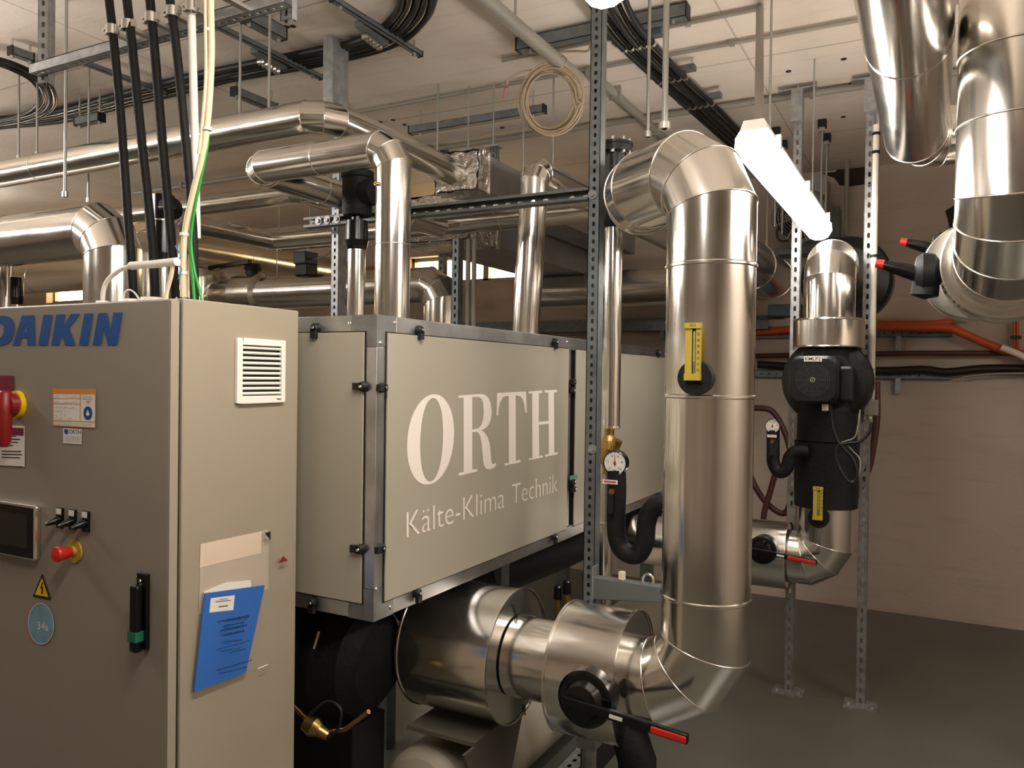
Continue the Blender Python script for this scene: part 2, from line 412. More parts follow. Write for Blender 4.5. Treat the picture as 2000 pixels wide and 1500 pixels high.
# ================================================================ control cabinet
CX = -1.52; DF = 1.214; CB = 1.62; CT = 1.668
cab = thing('control_cabinet', 'tall beige control cabinet with grey door, blue lettering and red switch', 'cabinet', (CX-.5, 1.43, 0))
MB().box((CX-1.15, DF+.032, .1), (CX, CB, CT)).build('body', m_cab, cab, bevel=.004)
MB().box((CX-1.13, DF+.05, 0), (CX-.02, CB-.02, .1)).build('plinth', m_black, cab)
door = MB().box((CX-1.14, DF+.001, .115), (CX-.003, DF+.024, CT-.004)).build('door', m_door, cab, bevel=.004)
MB().box((CX-1.135, DF+.0245, .12), (CX-.008, DF+.0315, CT-.01)).build('door_seal', m_black, cab)
MB().box((CX-.0045, DF+.0015, .12), (CX-.0015, DF+.0235, CT-.008)).build('door_edge', m_cab, cab)
dz = lambda L: [(x/4, 350+y/4) for x, y in L]
flat('blue_lettering', [
    (dz([(-150, 1302), (-108, 1070), (30, 1068), (70, 1074), (100, 1100), (113, 1150), (110, 1205), (90, 1255), (60, 1285), (10, 1300)]), [dz([(-70, 1244), (-48, 1128), (8, 1126), (30, 1145), (34, 1175), (26, 1215), (2, 1240)])]),
    (dz([(100, 1298), (174, 1066), (268, 1062), (278, 1297), (216, 1298), (213, 1238), (170, 1240), (152, 1298)]), [dz([(180, 1195), (209, 1193), (205, 1128)])]),
    dz([(300, 1297), (342, 1060), (412, 1058), (372, 1297)]),
    dz([(402, 1297), (442, 1056), (512, 1055), (494, 1150), (555, 1053), (628, 1050), (540, 1165), (590, 1297), (510, 1297), (482, 1215), (472, 1240), (464, 1297)]),
    dz([(618, 1296), (662, 1050), (732, 1048), (690, 1296)]),
    dz([(725, 1296), (770, 1046), (838, 1044), (866, 1175), (888, 1042), (960, 1040), (918, 1296), (845, 1296), (815, 1165), (791, 1296)])],
    m_dblue, cab, (0, -.0008, 0), Y=DF)
# main switch: maroon sticker, yellow ring, dark red drum and lever
flat('maroon_sticker', [rect(-60, 732, 28, 800, 2)], m_maroon, cab, (0, -.0008, 0), Y=DF)
flat('sticker_lines', [rect(-58, 738+i*7, 26, 739.2+i*7, 2) for i in range(5)], m_redd, cab, (0, -.0012, 0), Y=DF)
sw = at(36, 790, Y=DF)
MB().lathe(sw, (0, -1, 0), [(0, 0), (0, .036), (.012, .035), (.012, 0)], 36).build('switch_ring', m_yplast, cab)
MB().lathe(sw, (0, -1, 0), [(.012, 0), (.012, .030), (.030, .027), (.030, 0)], 36).build('switch_drum', m_redd, cab)
sl = sw+V((0, -.034, 0))
MB().tube([sl+V((0, 0, .036)), sl+V((0, 0, .03)), sl+V((0, 0, -.03)), sl+V((0, 0, -.095)), sl+V((0, 0, -.108))], [.010, .017, .017, .015, .009], 14).build('switch_lever', m_redd, cab)
# warning sticker
flat('warning_sticker', [rect(-60, 826, 49, 906, 6)], m_paper, cab, (0, -.0008, 0), Y=DF)
flat('sticker_header', [rect(-58, 831, 47, 846, 5)], m_maroon, cab, (0, -.0012, 0), Y=DF)
flat('sticker_print', [rect(4, 850+i*6, 4+L, 852+i*6, 1) for i, L in enumerate((28, 36, 32, 22, 0, 38, 40, 36)) if L]+[rect(-58, 906, 46, 907, 5)], m_ink, cab, (0, -.0012, 0), Y=DF)
# inspection tag
flat('inspection_tag', [[(104, 758.5), (188, 760), (187, 836), (104, 831)]], m_paper, cab, (0, -.0008, 0), Y=DF)
flat('tag_rulings', [[(104, 758.5), (188, 760), (188, 770), (104, 769)], rect(104, 777.5, 157, 778.5, .5), rect(104, 787.5, 157, 789, 1), [(157, 770), (158.3, 770), (158.3, 822), (157, 822)],
     rect(104, 820.5, 187, 822, 3), [(170, 783), (177, 783), (173, 789.5)], [(104, 830), (187, 835), (187, 836.4), (104, 831.4)], [(104, 769), (105.2, 769), (105.2, 831), (104, 831)], [(186.6, 770), (188, 770), (187.3, 836), (186, 836)]], m_orangei, cab, (0, -.0012, 0), Y=DF)
flat('tag_emblem', [ell(172.5, 807, 8.7, 13.6)], m_dblue, cab, (0, -.0012, 0), Y=DF)
flat('tag_drop', [[(172.6, 800), (176, 809), (174.5, 812), (170.5, 812), (169, 809)]], m_letter, cab, (0, -.0016, 0), Y=DF)
random.seed(3)
hand = []
for y, xa, xb in ((774, 125, 153), (785, 126, 153), (796, 107, 149), (803, 108, 130), (810, 107, 133), (816.5, 107, 146)):
    x = xa; p0 = None
    while x < xb:
        q = (x, y+random.uniform(-2.2, 2.2)+(x-104)*.03)
        if p0 and random.random() > .12: hand.append([(p0[0], p0[1]-.35), (q[0], q[1]-.35), (q[0]+.4, q[1]+.35), (p0[0]+.4, p0[1]+.35)])
        p0 = q; x += random.uniform(1, 2.2)
for y in (774, 785): hand.append(rect(107, y-.4, 119, y+.4, .3))
for y in (775, 779.5): hand.append(rect(163, y-.5, 183, y+.5, .4))
for y in (825, 828): hand.append(rect(107, y-.3, 183, y+.3, 4))
flat('tag_handwriting', hand, m_grey, cab, (0, -.0014, 0), Y=DF)
flat('company_sticker', [[(124, 836), (160.5, 838), (160, 868), (124, 865.5)]], m_paper, cab, (0, -.0008, 0), Y=DF)
flat('sticker_mark', [[(126, 838), (133.5, 838.5), (133.5, 847), (130, 849.5), (126.5, 845)]], m_dblue, cab, (0, -.0012, 0), Y=DF)
text_obj('sticker_name', 'ORTH', at(135, 838.5, Y=DF), at(159, 839.8, Y=DF), at(135, 847, Y=DF), m_dblue, cab, .01, nudge=(0, -.0012, 0))
flat('sticker_lines', [rect(127, y, 157, y+.6, 1) for y in (852, 855, 858, 861)], m_grey, cab, (0, -.0012, 0), Y=DF)
# display in silver bezel
A = [at(-70, 968, Y=DF), at(81, 983, Y=DF), at(80, 1092, Y=DF), at(-70, 1082, Y=DF)]
xa, xb = A[0].x, A[1].x; za, zb = A[0].z+.004, A[2].z-.003
MB().box((xa, DF-.016, zb), (xb, DF, za)).build('display_bezel', m_bead, cab, bevel=.006)
MB().box((xa+.006, DF-.0185, zb+.005), (xb-.007, DF-.0155, za-.005)).build('display_glass', m_screen, cab, bevel=.001)
MB().box((xa+.03, DF-.0192, zb+.03), (xb-.03, DF-.018, za-.025)).build('display_field', M('display_grey', '2b2626', .25), cab)
# three toggle switches
for i, (x, y) in enumerate(((119.5, 1010), (144.5, 1013.5), (170, 1017))):
    c = at(x, y, Y=DF)
    MB().box((c.x-.0125, DF-.006, c.z-.027), (c.x+.0125, DF, c.z+.024)).build('switch_plate', m_gloss, cab, bevel=.001)
    MB().box((c.x-.0105, DF-.0072, c.z+.008), (c.x+.0085, DF-.005, c.z+.022)).build('switch_label', m_paper, cab)
    MB().tube([(c.x, DF-.004, c.z-.006), (c.x, DF-.014, c.z-.007), (c.x-.002, DF-.030, c.z-.011), (c.x-.003, DF-.037, c.z-.014)], [.010, .010, .006, .004], 12).build('switch_knob', m_gloss, cab)
es = at(147, 1076, Y=DF)
MB().lathe(es, (0, -1, 0), [(0, 0), (0, .029), (.004, .028), (.004, .012), (.016, .012), (.016, 0)], 32).build('emergency_stop_plate', m_yellow, cab)
MB().lathe(es, (0, -1, 0), [(.012, 0), (.012, .012), (.045, .019), (.05, .017), (.052, 0)], 32).build('emergency_stop_button', m_red, cab)
tri = lambda k: [(83+(x-83)*k, 1153+(y-1153)*k) for x, y in ((83, 1119), (100, 1172), (64.5, 1165))]
flat('voltage_warning_triangle', [tri(1.0)], m_ink, cab, (0, -.0008, 0), Y=DF)
flat('triangle_field', [[(83, 1128), (95.5, 1166.5), (69, 1161)]], m_yplast, cab, (0, -.0012, 0), Y=DF)
flat('lightning_bolt', [[(83.5, 1136), (79.5, 1149), (83, 1149.5), (81, 1160), (84.5, 1159.5), (86, 1146.5), (82.5, 1146), (86, 1138)]], m_ink, cab, (0, -.0016, 0), Y=DF)
flat('round_sticker', [ell(81, 1218, 25.5, 40.5, 36, (1, .08), (0, 1))], m_lblue, cab, (0, -.0008, 0), Y=DF)
flat('round_sticker_rim', [(ell(81, 1218, 25.5, 40.5, 36, (1, .08), (0, 1)), [ell(81, 1218, 24.3, 39, 36, (1, .08), (0, 1))])], m_paper, cab, (0, -.0012, 0), Y=DF)
text_obj('round_sticker_text', '34a', at(74, 1214, Y=DF), at(95, 1218, Y=DF), at(74, 1228, Y=DF), m_paper, cab, nudge=(0, -.0012, 0))
ht = at(283, 1118, Y=DF); hb = at(281, 1266, Y=DF)
hd = MB().box((ht.x-.017, DF-.010, hb.z), (ht.x+.020, DF, ht.z)).build('handle_plate', m_gloss, cab, bevel=.003)
MB().box((ht.x-.016, DF-.03, hb.z-.004), (ht.x+.009, DF-.008, ht.z-.025)).build('door_handle', m_gloss, cab, bevel=.006)
MB().box((ht.x-.0175, DF-.0312, hb.z+.022), (ht.x+.0105, DF-.009, hb.z+.045)).build('green_tape', m_greent, cab, 'torn green tape on the handle')
MB().lathe((ht.x-.002, DF-.011, ht.z-.018), (0, -1, 0), [(0, 0), (0, .004), (.002, .003), (.002, 0)], 10).build('handle_screw', m_bolt, cab)
# ventilation grille on the side
g0 = at(459, 658, X=CX); g1 = at(552, 787, X=CX)
yA, yB = g0.y, g1.y; zT = at(459, 660, X=CX).z; zB = at(459, 788, X=CX).z
gr = MB()
wv = (yB-yA)
ym, yn = yA+.10*wv, yB-.09*wv; zm, zn = zB+.012+.006, zT-.016
for lo, hi in (((yA, zB), (ym, zT)), ((yn, zB), (yB, zT)), ((ym, zB), (yn, zm)), ((ym, zn), (yn, zT))):
    gr.box((CX, lo[0], lo[1]), (CX+.010, hi[0], hi[1]))
gr.build('grille_frame', m_white, cab, bevel=.0015)
MB().box((CX+.0003, ym, zm), (CX+.0012, yn, zn)).build('grille_back', m_black, cab)
n = 10
for i in range(n):
    zc = zm+(zn-zm)*(i+.5)/n
    MB().hexa((CX+.006, (ym+yn)/2, zc), ((0, 1, 0), (1, 0, -.55), (.55, 0, 1)), ((yn-ym)/2-.0005, .0045, .0016)).build('grille_slat', m_white, cab)
flat('grille_logo', [rect(535, 778, 543, 780, .5)], m_ink, cab, (.0105, 0, 0), X=CX)
# document pouch with blue folder
def sidep(L, off): return [p+V((off, 0, 0)) for p in px(L, X=CX)]
pouch_out = [(391, 1062), (524, 1034), (527, 1068), (545, 1072), (557, 1095), (532, 1108), (563, 1156), (526, 1200), (523, 1300), (478, 1312), (420, 1340), (370, 1356), (388, 1150)]
flat('pouch_back', [[(391, 1062), (524, 1034), (524, 1150), (388, 1200)]], M('pouch_film_tint', 'b9ab99', .3), cab, (.0008, 0, 0), X=CX)
flat('pouch_strip', [[(391, 1063), (510, 1038), (509, 1080), (389, 1109)]], M('pouch_adhesive_strip', 'e0c9b2', .22), cab, (.0014, 0, 0), X=CX)
MB().poly(sidep([(395, 1156), (440, 1137), (486, 1133), (487, 1150), (480, 1300), (395, 1330)], .003), th=(.004, 0, 0)).build('loose_sheets', m_paper, cab)
MB().poly(sidep([(394, 1158), (511, 1142), (474, 1311), (373, 1350)], .0075), th=(.004, 0, 0)).build('blue_folder', m_blue, cab)
fo = [sidep([p], .0118)[0] for p in ((404, 1167), (453, 1161), (403, 1195))]
flat('folder_label', [[(405, 1167), (452, 1161), (449, 1190), (402, 1195)]], m_paper, cab, (.0118, 0, 0), X=CX)
def textline(x0, y0, x1, y1, h=2.2): return [(x0, y0-h), (x1, y1-h), (x1, y1+h), (x0, y0+h)]
lines = []
random.seed(11)
for (x0, y0, x1, y1, h) in ((417, 1213, 478, 1201, 2.1), (428, 1221, 466, 1213, 2.0), (420, 1230, 470, 1218, 2.0), (424, 1238, 464, 1228, 2.0), (424, 1251, 460, 1246, 1.1), (407, 1265, 472, 1247, 1.0), (412, 1268, 452, 1260, 1.0), (430, 1270, 462, 1262, .9), (402, 1304, 470, 1284, 1.3), (405, 1310, 456, 1297, 1.2)):
    x = x0
    while x < x1-2:
        wd = random.uniform(1.5, 4.5); xb = min(x+wd, x1)
        f = lambda q: y0+(y1-y0)*(q-x0)/(x1-x0)
        lines.append(textline(x, f(x), xb, f(xb), h*random.uniform(.6, 1))); x = xb+random.uniform(.5, .9)
flat('folder_print', lines, M('navy_ink', '0a2a55', .6), cab, (.0121, 0, 0), X=CX)
flat('label_print', [textline(414, 1174, 444, 1171, .7), textline(422, 1169.5, 438, 1168, .5), textline(420, 1183.5, 438, 1181.5, .8)], m_ink, cab, (.0121, 0, 0), X=CX)
fl = MB(); P_ = sidep(pouch_out, .013); fl.poly(P_)
fl.build('clear_pouch_film', m_glass, cab)
flat('pouch_corner_mark', [[(509, 1040), (521, 1037), (521, 1054)]], m_ink, cab, (.0135, 0, 0), X=CX)
flat('pouch_corner_mark', [[(546, 1084), (555, 1094), (536, 1099)]], m_redd, cab, (.0135, 0, 0), X=CX)
MB().tube(px([(504, 1306), (523, 1298)], X=CX+.0145), .0012, 6).build('pouch_weld', m_letter, cab)
# cable entry fittings on the roof
def roof(x, y=None): return at(x, 583, Y=1.4) if y is None else at(x, 583, Y=y)
for x, yy, r, h, mt in ((200, 1.33, .016, .014, m_white), (260, 1.36, .03, .018, m_white), (300, 1.42, .035, .028, m_white), (325, 1.36, .018, .014, m_white), (357, 1.36, .018, .016, m_gloss), (388, 1.50, .012, .012, m_white), (398, 1.46, .012, .012, m_white), (330, 1.50, .04, .03, m_white), (285, 1.5, .02, .012, m_gloss)):
    c = roof(x, yy)
    MB().lathe((c.x, yy, CT), (0, 0, 1), [(0, r*1.15), (h*.5, r*1.15), (h*.5, r), (h, r*.9), (h, 0)], 20).build('cable_gland', mt, cab)

# ================================================================ air handling unit
BX = -1.306; BY = 1.683; BE = 4.62; BXL = -2.0; BZ0 = .842; BZ1 = 1.657; PW = .05
ahu = thing('air_handling_unit', 'large grey panelled cooling unit with aluminium frame and white lettering', 'machine', ((BX+BXL)/2, (BY+BE)/2, BZ0))
mids = []
def zx(xp): return at(xp, 800, X=BX).y
ya, yb_, yc = zx(1107), zx(1116), zx(1163)
e = .004
MB().box((BXL+.012, BY+.012, BZ0+.012), (BX-.012, BE-.012, BZ1-.012)).build('inner_casing', m_black, ahu)
def rail(lo, hi): MB().box(lo, hi).build('frame_profile', m_frame, ahu, bevel=.002)
CC = .085
for z in (BZ0, BZ1-PW):
    rail((BX-PW, BY+CC, z), (BX, BE-CC, z+PW)); rail((BXL, BY+CC, z), (BXL+PW, BE-CC, z+PW))
    rail((BXL+CC, BY, z), (BX-CC, BY+PW, z+PW)); rail((BXL+CC, BE-PW, z), (BX-CC, BE, z+PW))
for x in (BX-PW, BXL):
    for y in (BY, BE-PW): rail((x, y, BZ0+CC), (x+PW, y+PW, BZ1-CC))
for sx in (0, 1):
    for sy in (0, 1):
        for sz in (0, 1):
            x = BX if sx else BXL; y = BE if sy else BY; z = BZ1 if sz else BZ0
            dx = -1 if sx else 1; dy = -1 if sy else 1; dz_ = -1 if sz else 1
            o_ = .0006; mb = MB(); c = V((x-dx*o_, y-dy*o_, z-dz_*o_))
            def bb(a): mb.box((c.x, c.y, c.z), (c.x+dx*a[0], c.y+dy*a[1], c.z+dz_*a[2]))
            bb((CC, PW, PW))
            mb.box((c.x, c.y+dy*PW, c.z), (c.x+dx*PW, c.y+dy*CC, c.z+dz_*PW)); mb.box((c.x, c.y, c.z+dz_*PW), (c.x+dx*PW, c.y+dy*PW, c.z+dz_*CC))
            mb.build('frame_corner', m_frame2, ahu)
for y in (ya+.01, ):
    rail((BX-PW, y-.006, BZ0+PW), (BX-.004, y+.035, BZ1-PW))
# panels
def panel(lo, hi, nm='door_panel'):
    lo, hi = V(lo), V(hi); k = min(range(3), key=lambda i: abs(hi[i]-lo[i])); a, b = lo.copy(), hi.copy(); out = 1 if (lo[k]+hi[k])/2 > (BX+BXL)/2 and k == 0 or (k == 1 and lo[k] > 3) else -1
    for i in range(3):
        if i != k: a[i] -= .0035; b[i] += .0035
    if out > 0: b[k] -= .0045
    else: a[k] += .0045
    MB().box(a, b).build('panel_gasket', m_black, ahu)
    return MB().box(lo, hi).build(nm, m_panel, ahu, bevel=.0015)
g = .004
panel((BX-.02, BY+PW+.003-.012, BZ0+PW-.006), (BX+.007, ya, BZ1-PW+.004))
panel((BX-.02, yb_+.03, BZ0+PW-.006), (BX+.006, yc-.0, BZ1-PW+.004))
ye = at(1290, 800, X=BX).y
panel((BX-.02, yc+.012, BZ0+PW-.006), (BX+.006, BE-PW, BZ1-PW+.004))
panel((BXL+PW, BY-.007, BZ0+PW-.006), (BX-PW+.012, BY+.02, BZ1-PW+.004))
panel((BXL-.006, BY+PW, BZ0+PW-.006), (BXL+.02, BE-PW, BZ1-PW+.004)); panel((BXL+PW, BE-.02, BZ0+PW-.006), (BX-PW, BE+.006, BZ1-PW+.004))
MB().box((BXL+PW, BY+PW, BZ1-.012), (BX-PW, BE-PW, BZ1-.001)).build('roof_panel', m_panel, ahu)
MB().box((BXL+PW, BY+PW, BZ0+.001), (BX-PW, BE-PW, BZ0+.012)).build('bottom_panel', m_sheet, ahu)
def knob(c, nrm, vert, s=1.0):
    nrm = V(nrm); c = V(c); u = V((0, 0, 1)) if vert else V((0, 0, 1)).cross(nrm)
    v = nrm.cross(u)
    mb = MB().lathe(c-nrm*.003, nrm, [(0, 0), (0, .015*s), (.014, .013*s), (.018, .009*s), (.018, 0)], 16)
    mb.hexa(c+nrm*.009+u*(-.014)*s, (u, v, nrm), (.014*s, .0095*s, .006))
    o = mb.build('panel_clamp', m_black, ahu)
    MB().lathe(c+nrm*.0155, nrm, [(0, 0), (0, .005), (.0035, .004), (.0035, 0)], 8).build('clamp_screw', m_bolt, o)
for x, y, vt in ((817, 645, 1), (746, 757, 0), (742, 1071, 0), (813, 1158, 1), (1082, 668, 1), (1118, 746, 0), (1116, 762, 0), (1117, 941, 0), (1118, 955, 0), (1081, 1048, 1), (1283, 688, 1), (1284, 967, 1)):
    knob(at(x, y, X=BX+.003), (1, 0, 0), vt, .95)
for x, y, vt in ((618, 641, 1), (711, 755, 0), (706, 1072, 0), (613, 1176, 1)): knob(at(x, y, Y=BY-.003), (0, -1, 0), vt)
def screw(c, nrm): MB().lathe(c, nrm, [(0, .006), (.003, .0045), (.004, 0)], 12).build('frame_screw', m_bolt, ahu)
for x, y in ((770, 631), (742, 670), (735, 1151), (762, 1186), (1108, 668)): screw(at(x, y, X=BX), (1, 0, 0))
for x, y in ((683, 632),): screw(at(x, y, Y=BY), (0, -1, 0))
MB().box((BX+.006, zx(1112), at(1117, 933, X=BX).z-.006), (BX+.0075, zx(1126), at(1117, 928, X=BX).z)).build('tape_strip', M('teal_tape', '5f8f80', .5), ahu, 'teal tape strip over the clamps')
# lettering
oz = lambda L: [(780+x/4.544, 740+y/4.544) for x, y in L]
def O(cx, cy, ax, ay, bx, by, p=1.0, n=48):
    out = []
    for k in range(n):
        t = 2*math.pi*k/n; c, s_ = math.cos(t), math.sin(t)
        c = math.copysign(abs(c)**p, c); s_ = math.copysign(abs(s_)**p, s_)
        out.append((cx+c*ax+s_*bx, cy+c*ay+s_*by))
    return out
flat('name_lettering', [
    (oz(O(275, 538, 208, -27, 18, -400, .97)), [oz(O(284, 540, 101, -14, 10, -370, .93))]),
    (oz([(568, 168), (522, 170), (522, 148), (720, 134), (760, 142), (790, 170), (808, 215), (818, 290), (812, 350), (795, 400), (765, 437), (728, 455), (755, 478), (780, 515), (798, 570), (808, 640), (812, 720), (820, 750), (832, 760), (850, 744), (859, 762), (838, 788), (800, 805), (770, 798), (750, 770), (742, 730), (735, 660), (730, 585), (718, 520), (705, 488), (688, 470), (645, 474), (645, 803), (687, 799), (690, 822), (527, 860), (524, 835), (568, 826)]),
     [oz([(645, 160), (645, 448), (700, 438), (728, 405), (742, 350), (746, 280), (741, 215), (728, 178), (700, 160)])]),
    oz([(970, 748), (968, 150), (940, 152), (912, 168), (890, 215), (878, 270), (876, 323), (862, 326), (865, 125), (1122, 112), (1129, 298), (1117, 300), (1108, 235), (1092, 182), (1070, 155), (1030, 145), (1032, 726), (1071, 717), (1073, 740), (932, 770), (930, 748)]),
    oz([(1178, 702), (1176, 128), (1146, 132), (1144, 112), (1263, 102), (1265, 124), (1236, 127), (1234, 382), (1322, 372), (1320, 119), (1288, 123), (1286, 102), (1398, 97), (1399, 117), (1370, 120), (1373, 654), (1404, 648), (1405, 669), (1292, 692), (1290, 674), (1324, 667), (1323, 398), (1236, 408), (1239, 684), (1270, 678), (1271, 697), (1149, 722), (1147, 706)])],
    m_letter, ahu, (.0008, 0, 0), X=BX+.007)
kx = lambda x, y: at(780+x/4.544, 740+y/4.544, X=BX+.007)
text_obj('sub_lettering', 'K\u00e4lte-Klima', kx(63, 1185), kx(932, 956), kx(63, 1410), m_letter, ahu, -.012, nudge=(.0008, 0, 0))
text_obj('sub_lettering', 'Technik', kx(998, 938), kx(1403, 842), kx(998, 1116), m_letter, ahu, -.012, nudge=(.0008, 0, 0))
# legs of the unit
for y in (BY+.9, BE-.3):
    for x in (BXL+.06, BX-.12): MB().box((x-.03, y-.03, 0), (x+.03, y+.03, BZ0)).build('leg', m_galvd, ahu)
# ================================================================ foreground pipe run
PX, PY, PR, PZ = -.565, 2.24, .1235, .611
ytop = 2.10
HY = 2.24
def zat(y, px_, Y): return at(px_, y, Y=Y).z
riser = pipe('insulated_pipe', 'thick silver pipe rising in the foreground, with thermometer and elbows at both ends', 'pipe',
     [(-1.16, HY, PZ), (PX, PY, PZ), (PX, PY, ytop), (-.87, 2.475, ytop), (-.87, 4.98, ytop), (-2.55, 4.98, ytop-.02)], PR, bend=.75, m=3, seam=0)
for y in (512, 778, 1190):
    MB().lathe((PX, PY, zat(y, 1385, PY-PR)), (0, 0, 1), [(-.003, PR), (0, PR+.004), (.006, PR+.004), (.009, PR)], 48).build('seam_bead', m_bead, riser)
for Y_ in (3.3, 4.3): MB().lathe((-.87, Y_, ytop), (0, 1, 0), [(-.003, PR), (0, PR+.004), (.005, PR+.004), (.008, PR)], 48).build('seam_bead', m_bead, riser)
# lengthwise lap joint with rivets
for k in range(14):
    z = .85+k*.09
    MB().lathe((PX-PR*.985, PY-PR*.17, z), (-1, -.17, 0), [(0, .0035), (.002, .002), (.002, 0)], 6).build('rivet', m_bolt, riser)
# thermometer
def thermometer(c, s, label):
    """square brass-yellow glass thermometer standing on a black collar; c = centre of the collar on the jacket, facing -Y"""
    c = V(c); t = thing('pipe_thermometer', label, 'thermometer', c, 'yellow pipe thermometers')
    MB().lathe(c, (0, -1, 0), [(-.02, 0), (-.02, .046*s), (.03*s, .046*s), (.03*s, 0)], 36).build('collar', m_foam, t)
    y = c.y-.03*s; w_ = .0185*s; z0 = c.z-.007*s; z1 = c.z+.145*s; d = .014*s
    def bx(x0, z0_, x1, z1_, ya_, yb2, nm, mt): return MB().box((c.x+x0, y-yb2, z0_), (c.x+x1, y-ya_, z1_)).build(nm, mt, t)
    h = bx(-w_-.004*s, z0+.018*s, -.004*s, z1-.015*s, 0, d, 'scale_housing', m_yellow); 
    bx(.006*s, z0+.018*s, w_, z1-.015*s, 0, d, 'scale_face', m_yellow)
    bx(-w_-.005*s, z0, w_+.001*s, z0+.018*s, 0, d*1.3, 'lower_cap', m_yellow); bx(-w_-.005*s, z1-.015*s, w_+.001*s, z1, 0, d*1.3, 'upper_cap', m_yellow)
    bx(-.004*s, z0+.018*s, .006*s, z1-.015*s, 0, d*.5, 'tube_recess', m_ink)
    MB().cyl((c.x+.001*s, y-d*.7, z0+.018*s), (c.x+.001*s, y-d*.7, z1-.022*s), .0028*s, 8).build('glass_tube', m_glass2, t)
    MB().cyl((c.x+.001*s, y-d*.75, z0+.018*s), (c.x+.001*s, y-d*.75, z0+.05*s), .0024*s, 8).build('liquid_column', m_grey, t)
    yy = y-d-.0004
    for k, tx in enumerate(('10', '0', '10', '20', '30', '40', '50')):
        zc = z0+.027*s+k*.0158*s; ww = .006*s if len(tx) > 1 else .003*s
        text_obj('scale_number', tx, (c.x+.0125*s-ww/2, yy, zc+.004*s), (c.x+.0125*s+ww/2, yy, zc+.004*s), (c.x+.0125*s-ww/2, yy, zc-.004*s), m_ink, t, .02)
    yy = y-d*1.3-.0004; zc = z1-.0075*s
    text_obj('cap_mark', 'SKA', (c.x-.009*s, yy, zc+.004*s), (c.x+.007*s, yy, zc+.004*s), (c.x-.009*s, yy, zc-.003*s), m_ink, t)
    return t
m_glass2 = M('thermometer_glass', 'b9b58e', .1)
thermometer(at(1362, 738, Y=PY-PR-.003), 1.0, 'yellow thermometer on black collar on the thick foreground pipe')
# swollen drum-shaped jackets
def drum(name, label, cat, a, b, r, rin, mat=m_alu, group=None):
    a, b = V(a), V(b); L = (b-a).length; d = (b-a)/L
    t = thing(name, label, cat, (a+b)/2-V((0, 0, r)), group)
    MB().lathe(a, d, [(0, r), (L, r)], 64).build('jacket', mat, t)
    for h in (0, L):
        MB().lathe(a+d*h, d if h else -d, [(-.002, rin*.9), (-.002, r), (.0, r)], 64).build('end_plate', mat, t)
        MB().lathe(a+d*h, d, [(-.004, r), (-.003, r+.004), (.003, r+.004), (.004, r)], 64).build('rim_bead', m_bead, t)
    return t
DXa, DXb = at(835, 1288, Y=HY).x-.0, at(1010, 1288, Y=HY).x
dr = drum('pipe_drum_cover', 'widest silver drum-shaped cover at the left end of the low foreground pipe', 'pipe cover', (DXa+.02, HY, PZ-.002), (DXb, HY, PZ-.002), .208, PR)
for p, q in (((1002, 1180), (1016, 1220)), ((1024, 1377), (1026, 1397))):
    a, b = at(*p, X=DXb+.001), at(*q, X=DXb+.001); MB().tube([a, b], .002, 6).build('plate_slit', m_ink, dr)
pipe('insulated_pipe', 'short silver pipe between the widest drum cover and the valve cover', 'pipe', [(DXb+.003, HY, PZ), (-.985, HY, PZ)], PR*1.02, seam=0, beads=False)
vc = drum('valve_cover', 'silver drum cover with black valve lever low in front of the slotted post', 'pipe cover', (-.98, HY, PZ), (-.775, HY, PZ), .194, PR)
for x in (-.985, -.77):
    for k in range(5):
        a = math.radians(-60-k*7); MB().lathe((x, HY-.197*math.cos(a)*-1*-1, PZ+.197*math.sin(a)), (1, 0, 0), [(-.006, .006), (.006, .006), (.006, 0)], 8).build('cover_latch', m_bolt, vc)
def ball_valve(hub, r, end, label, grip=.6, s=1.0):
    """black hub facing -Y with a flat lever ending in a red grip"""
    hub = V(hub); end = V(end); t = thing('valve_lever', label, 'valve', hub, 'black valve levers with red grips')
    MB().lathe(hub, (0, -1, 0), [(-.05*s, r*.98), (.018*s, r), (.022*s, r*.9), (.024*s, r*.72), (.05*s, r*.6), (.055*s, r*.3), (.055*s, 0)], 40).build('hub', m_gloss, t)
    a = hub+V((0, -.055*s, 0)); b = end; d = (b-a).normalized(); L = (b-a).length; s_ = V((0, -1, 0)); s_ = (s_-d*s_.dot(d)).normalized(); n = d.cross(s_)
    p = a-d*r*.6
    MB().hexa((p+b)/2, (d, s_, n), ((b-p).length/2, .009*s, .013*s)).build('lever', m_gloss, t, bevel=.004*s)
    g0_ = a+d*L*grip
    MB().hexa((g0_+b)/2+s_*.002*s+n*.0 - V((0, 0, .001)), (d, s_, n), ((b-g0_).length/2*.93, .010*s, .0095*s)).build('grip', m_red, t, 'red grip', bevel=.004*s)
    MB().hexa(a+d*L*.36+s_*.0095*s, (d, s_, n), (.018*s, .0008, .005*s)).build('lever_label', m_paper, t)
    return t
hubc = at(1146, 1362, Y=HY-.194-.016)
ball_valve(hubc, .079, at(1345, 1444, Y=HY-.255), 'black valve lever with red grip in front of the silver valve cover', .66)
t = thing('drain_stub', 'black foam-insulated stub below the foreground valve cover', 'pipe', (-.735, HY-.06, .0))
MB().tube([(-.795, HY-.05, .50), (-.765, HY-.055, .46), (-.74, HY-.06, .40), (-.735, HY-.06, .3), (-.735, HY-.06, .0)], [.05, .054, .056, .052, .05], 24).build('foam_tube', m_foam, t)

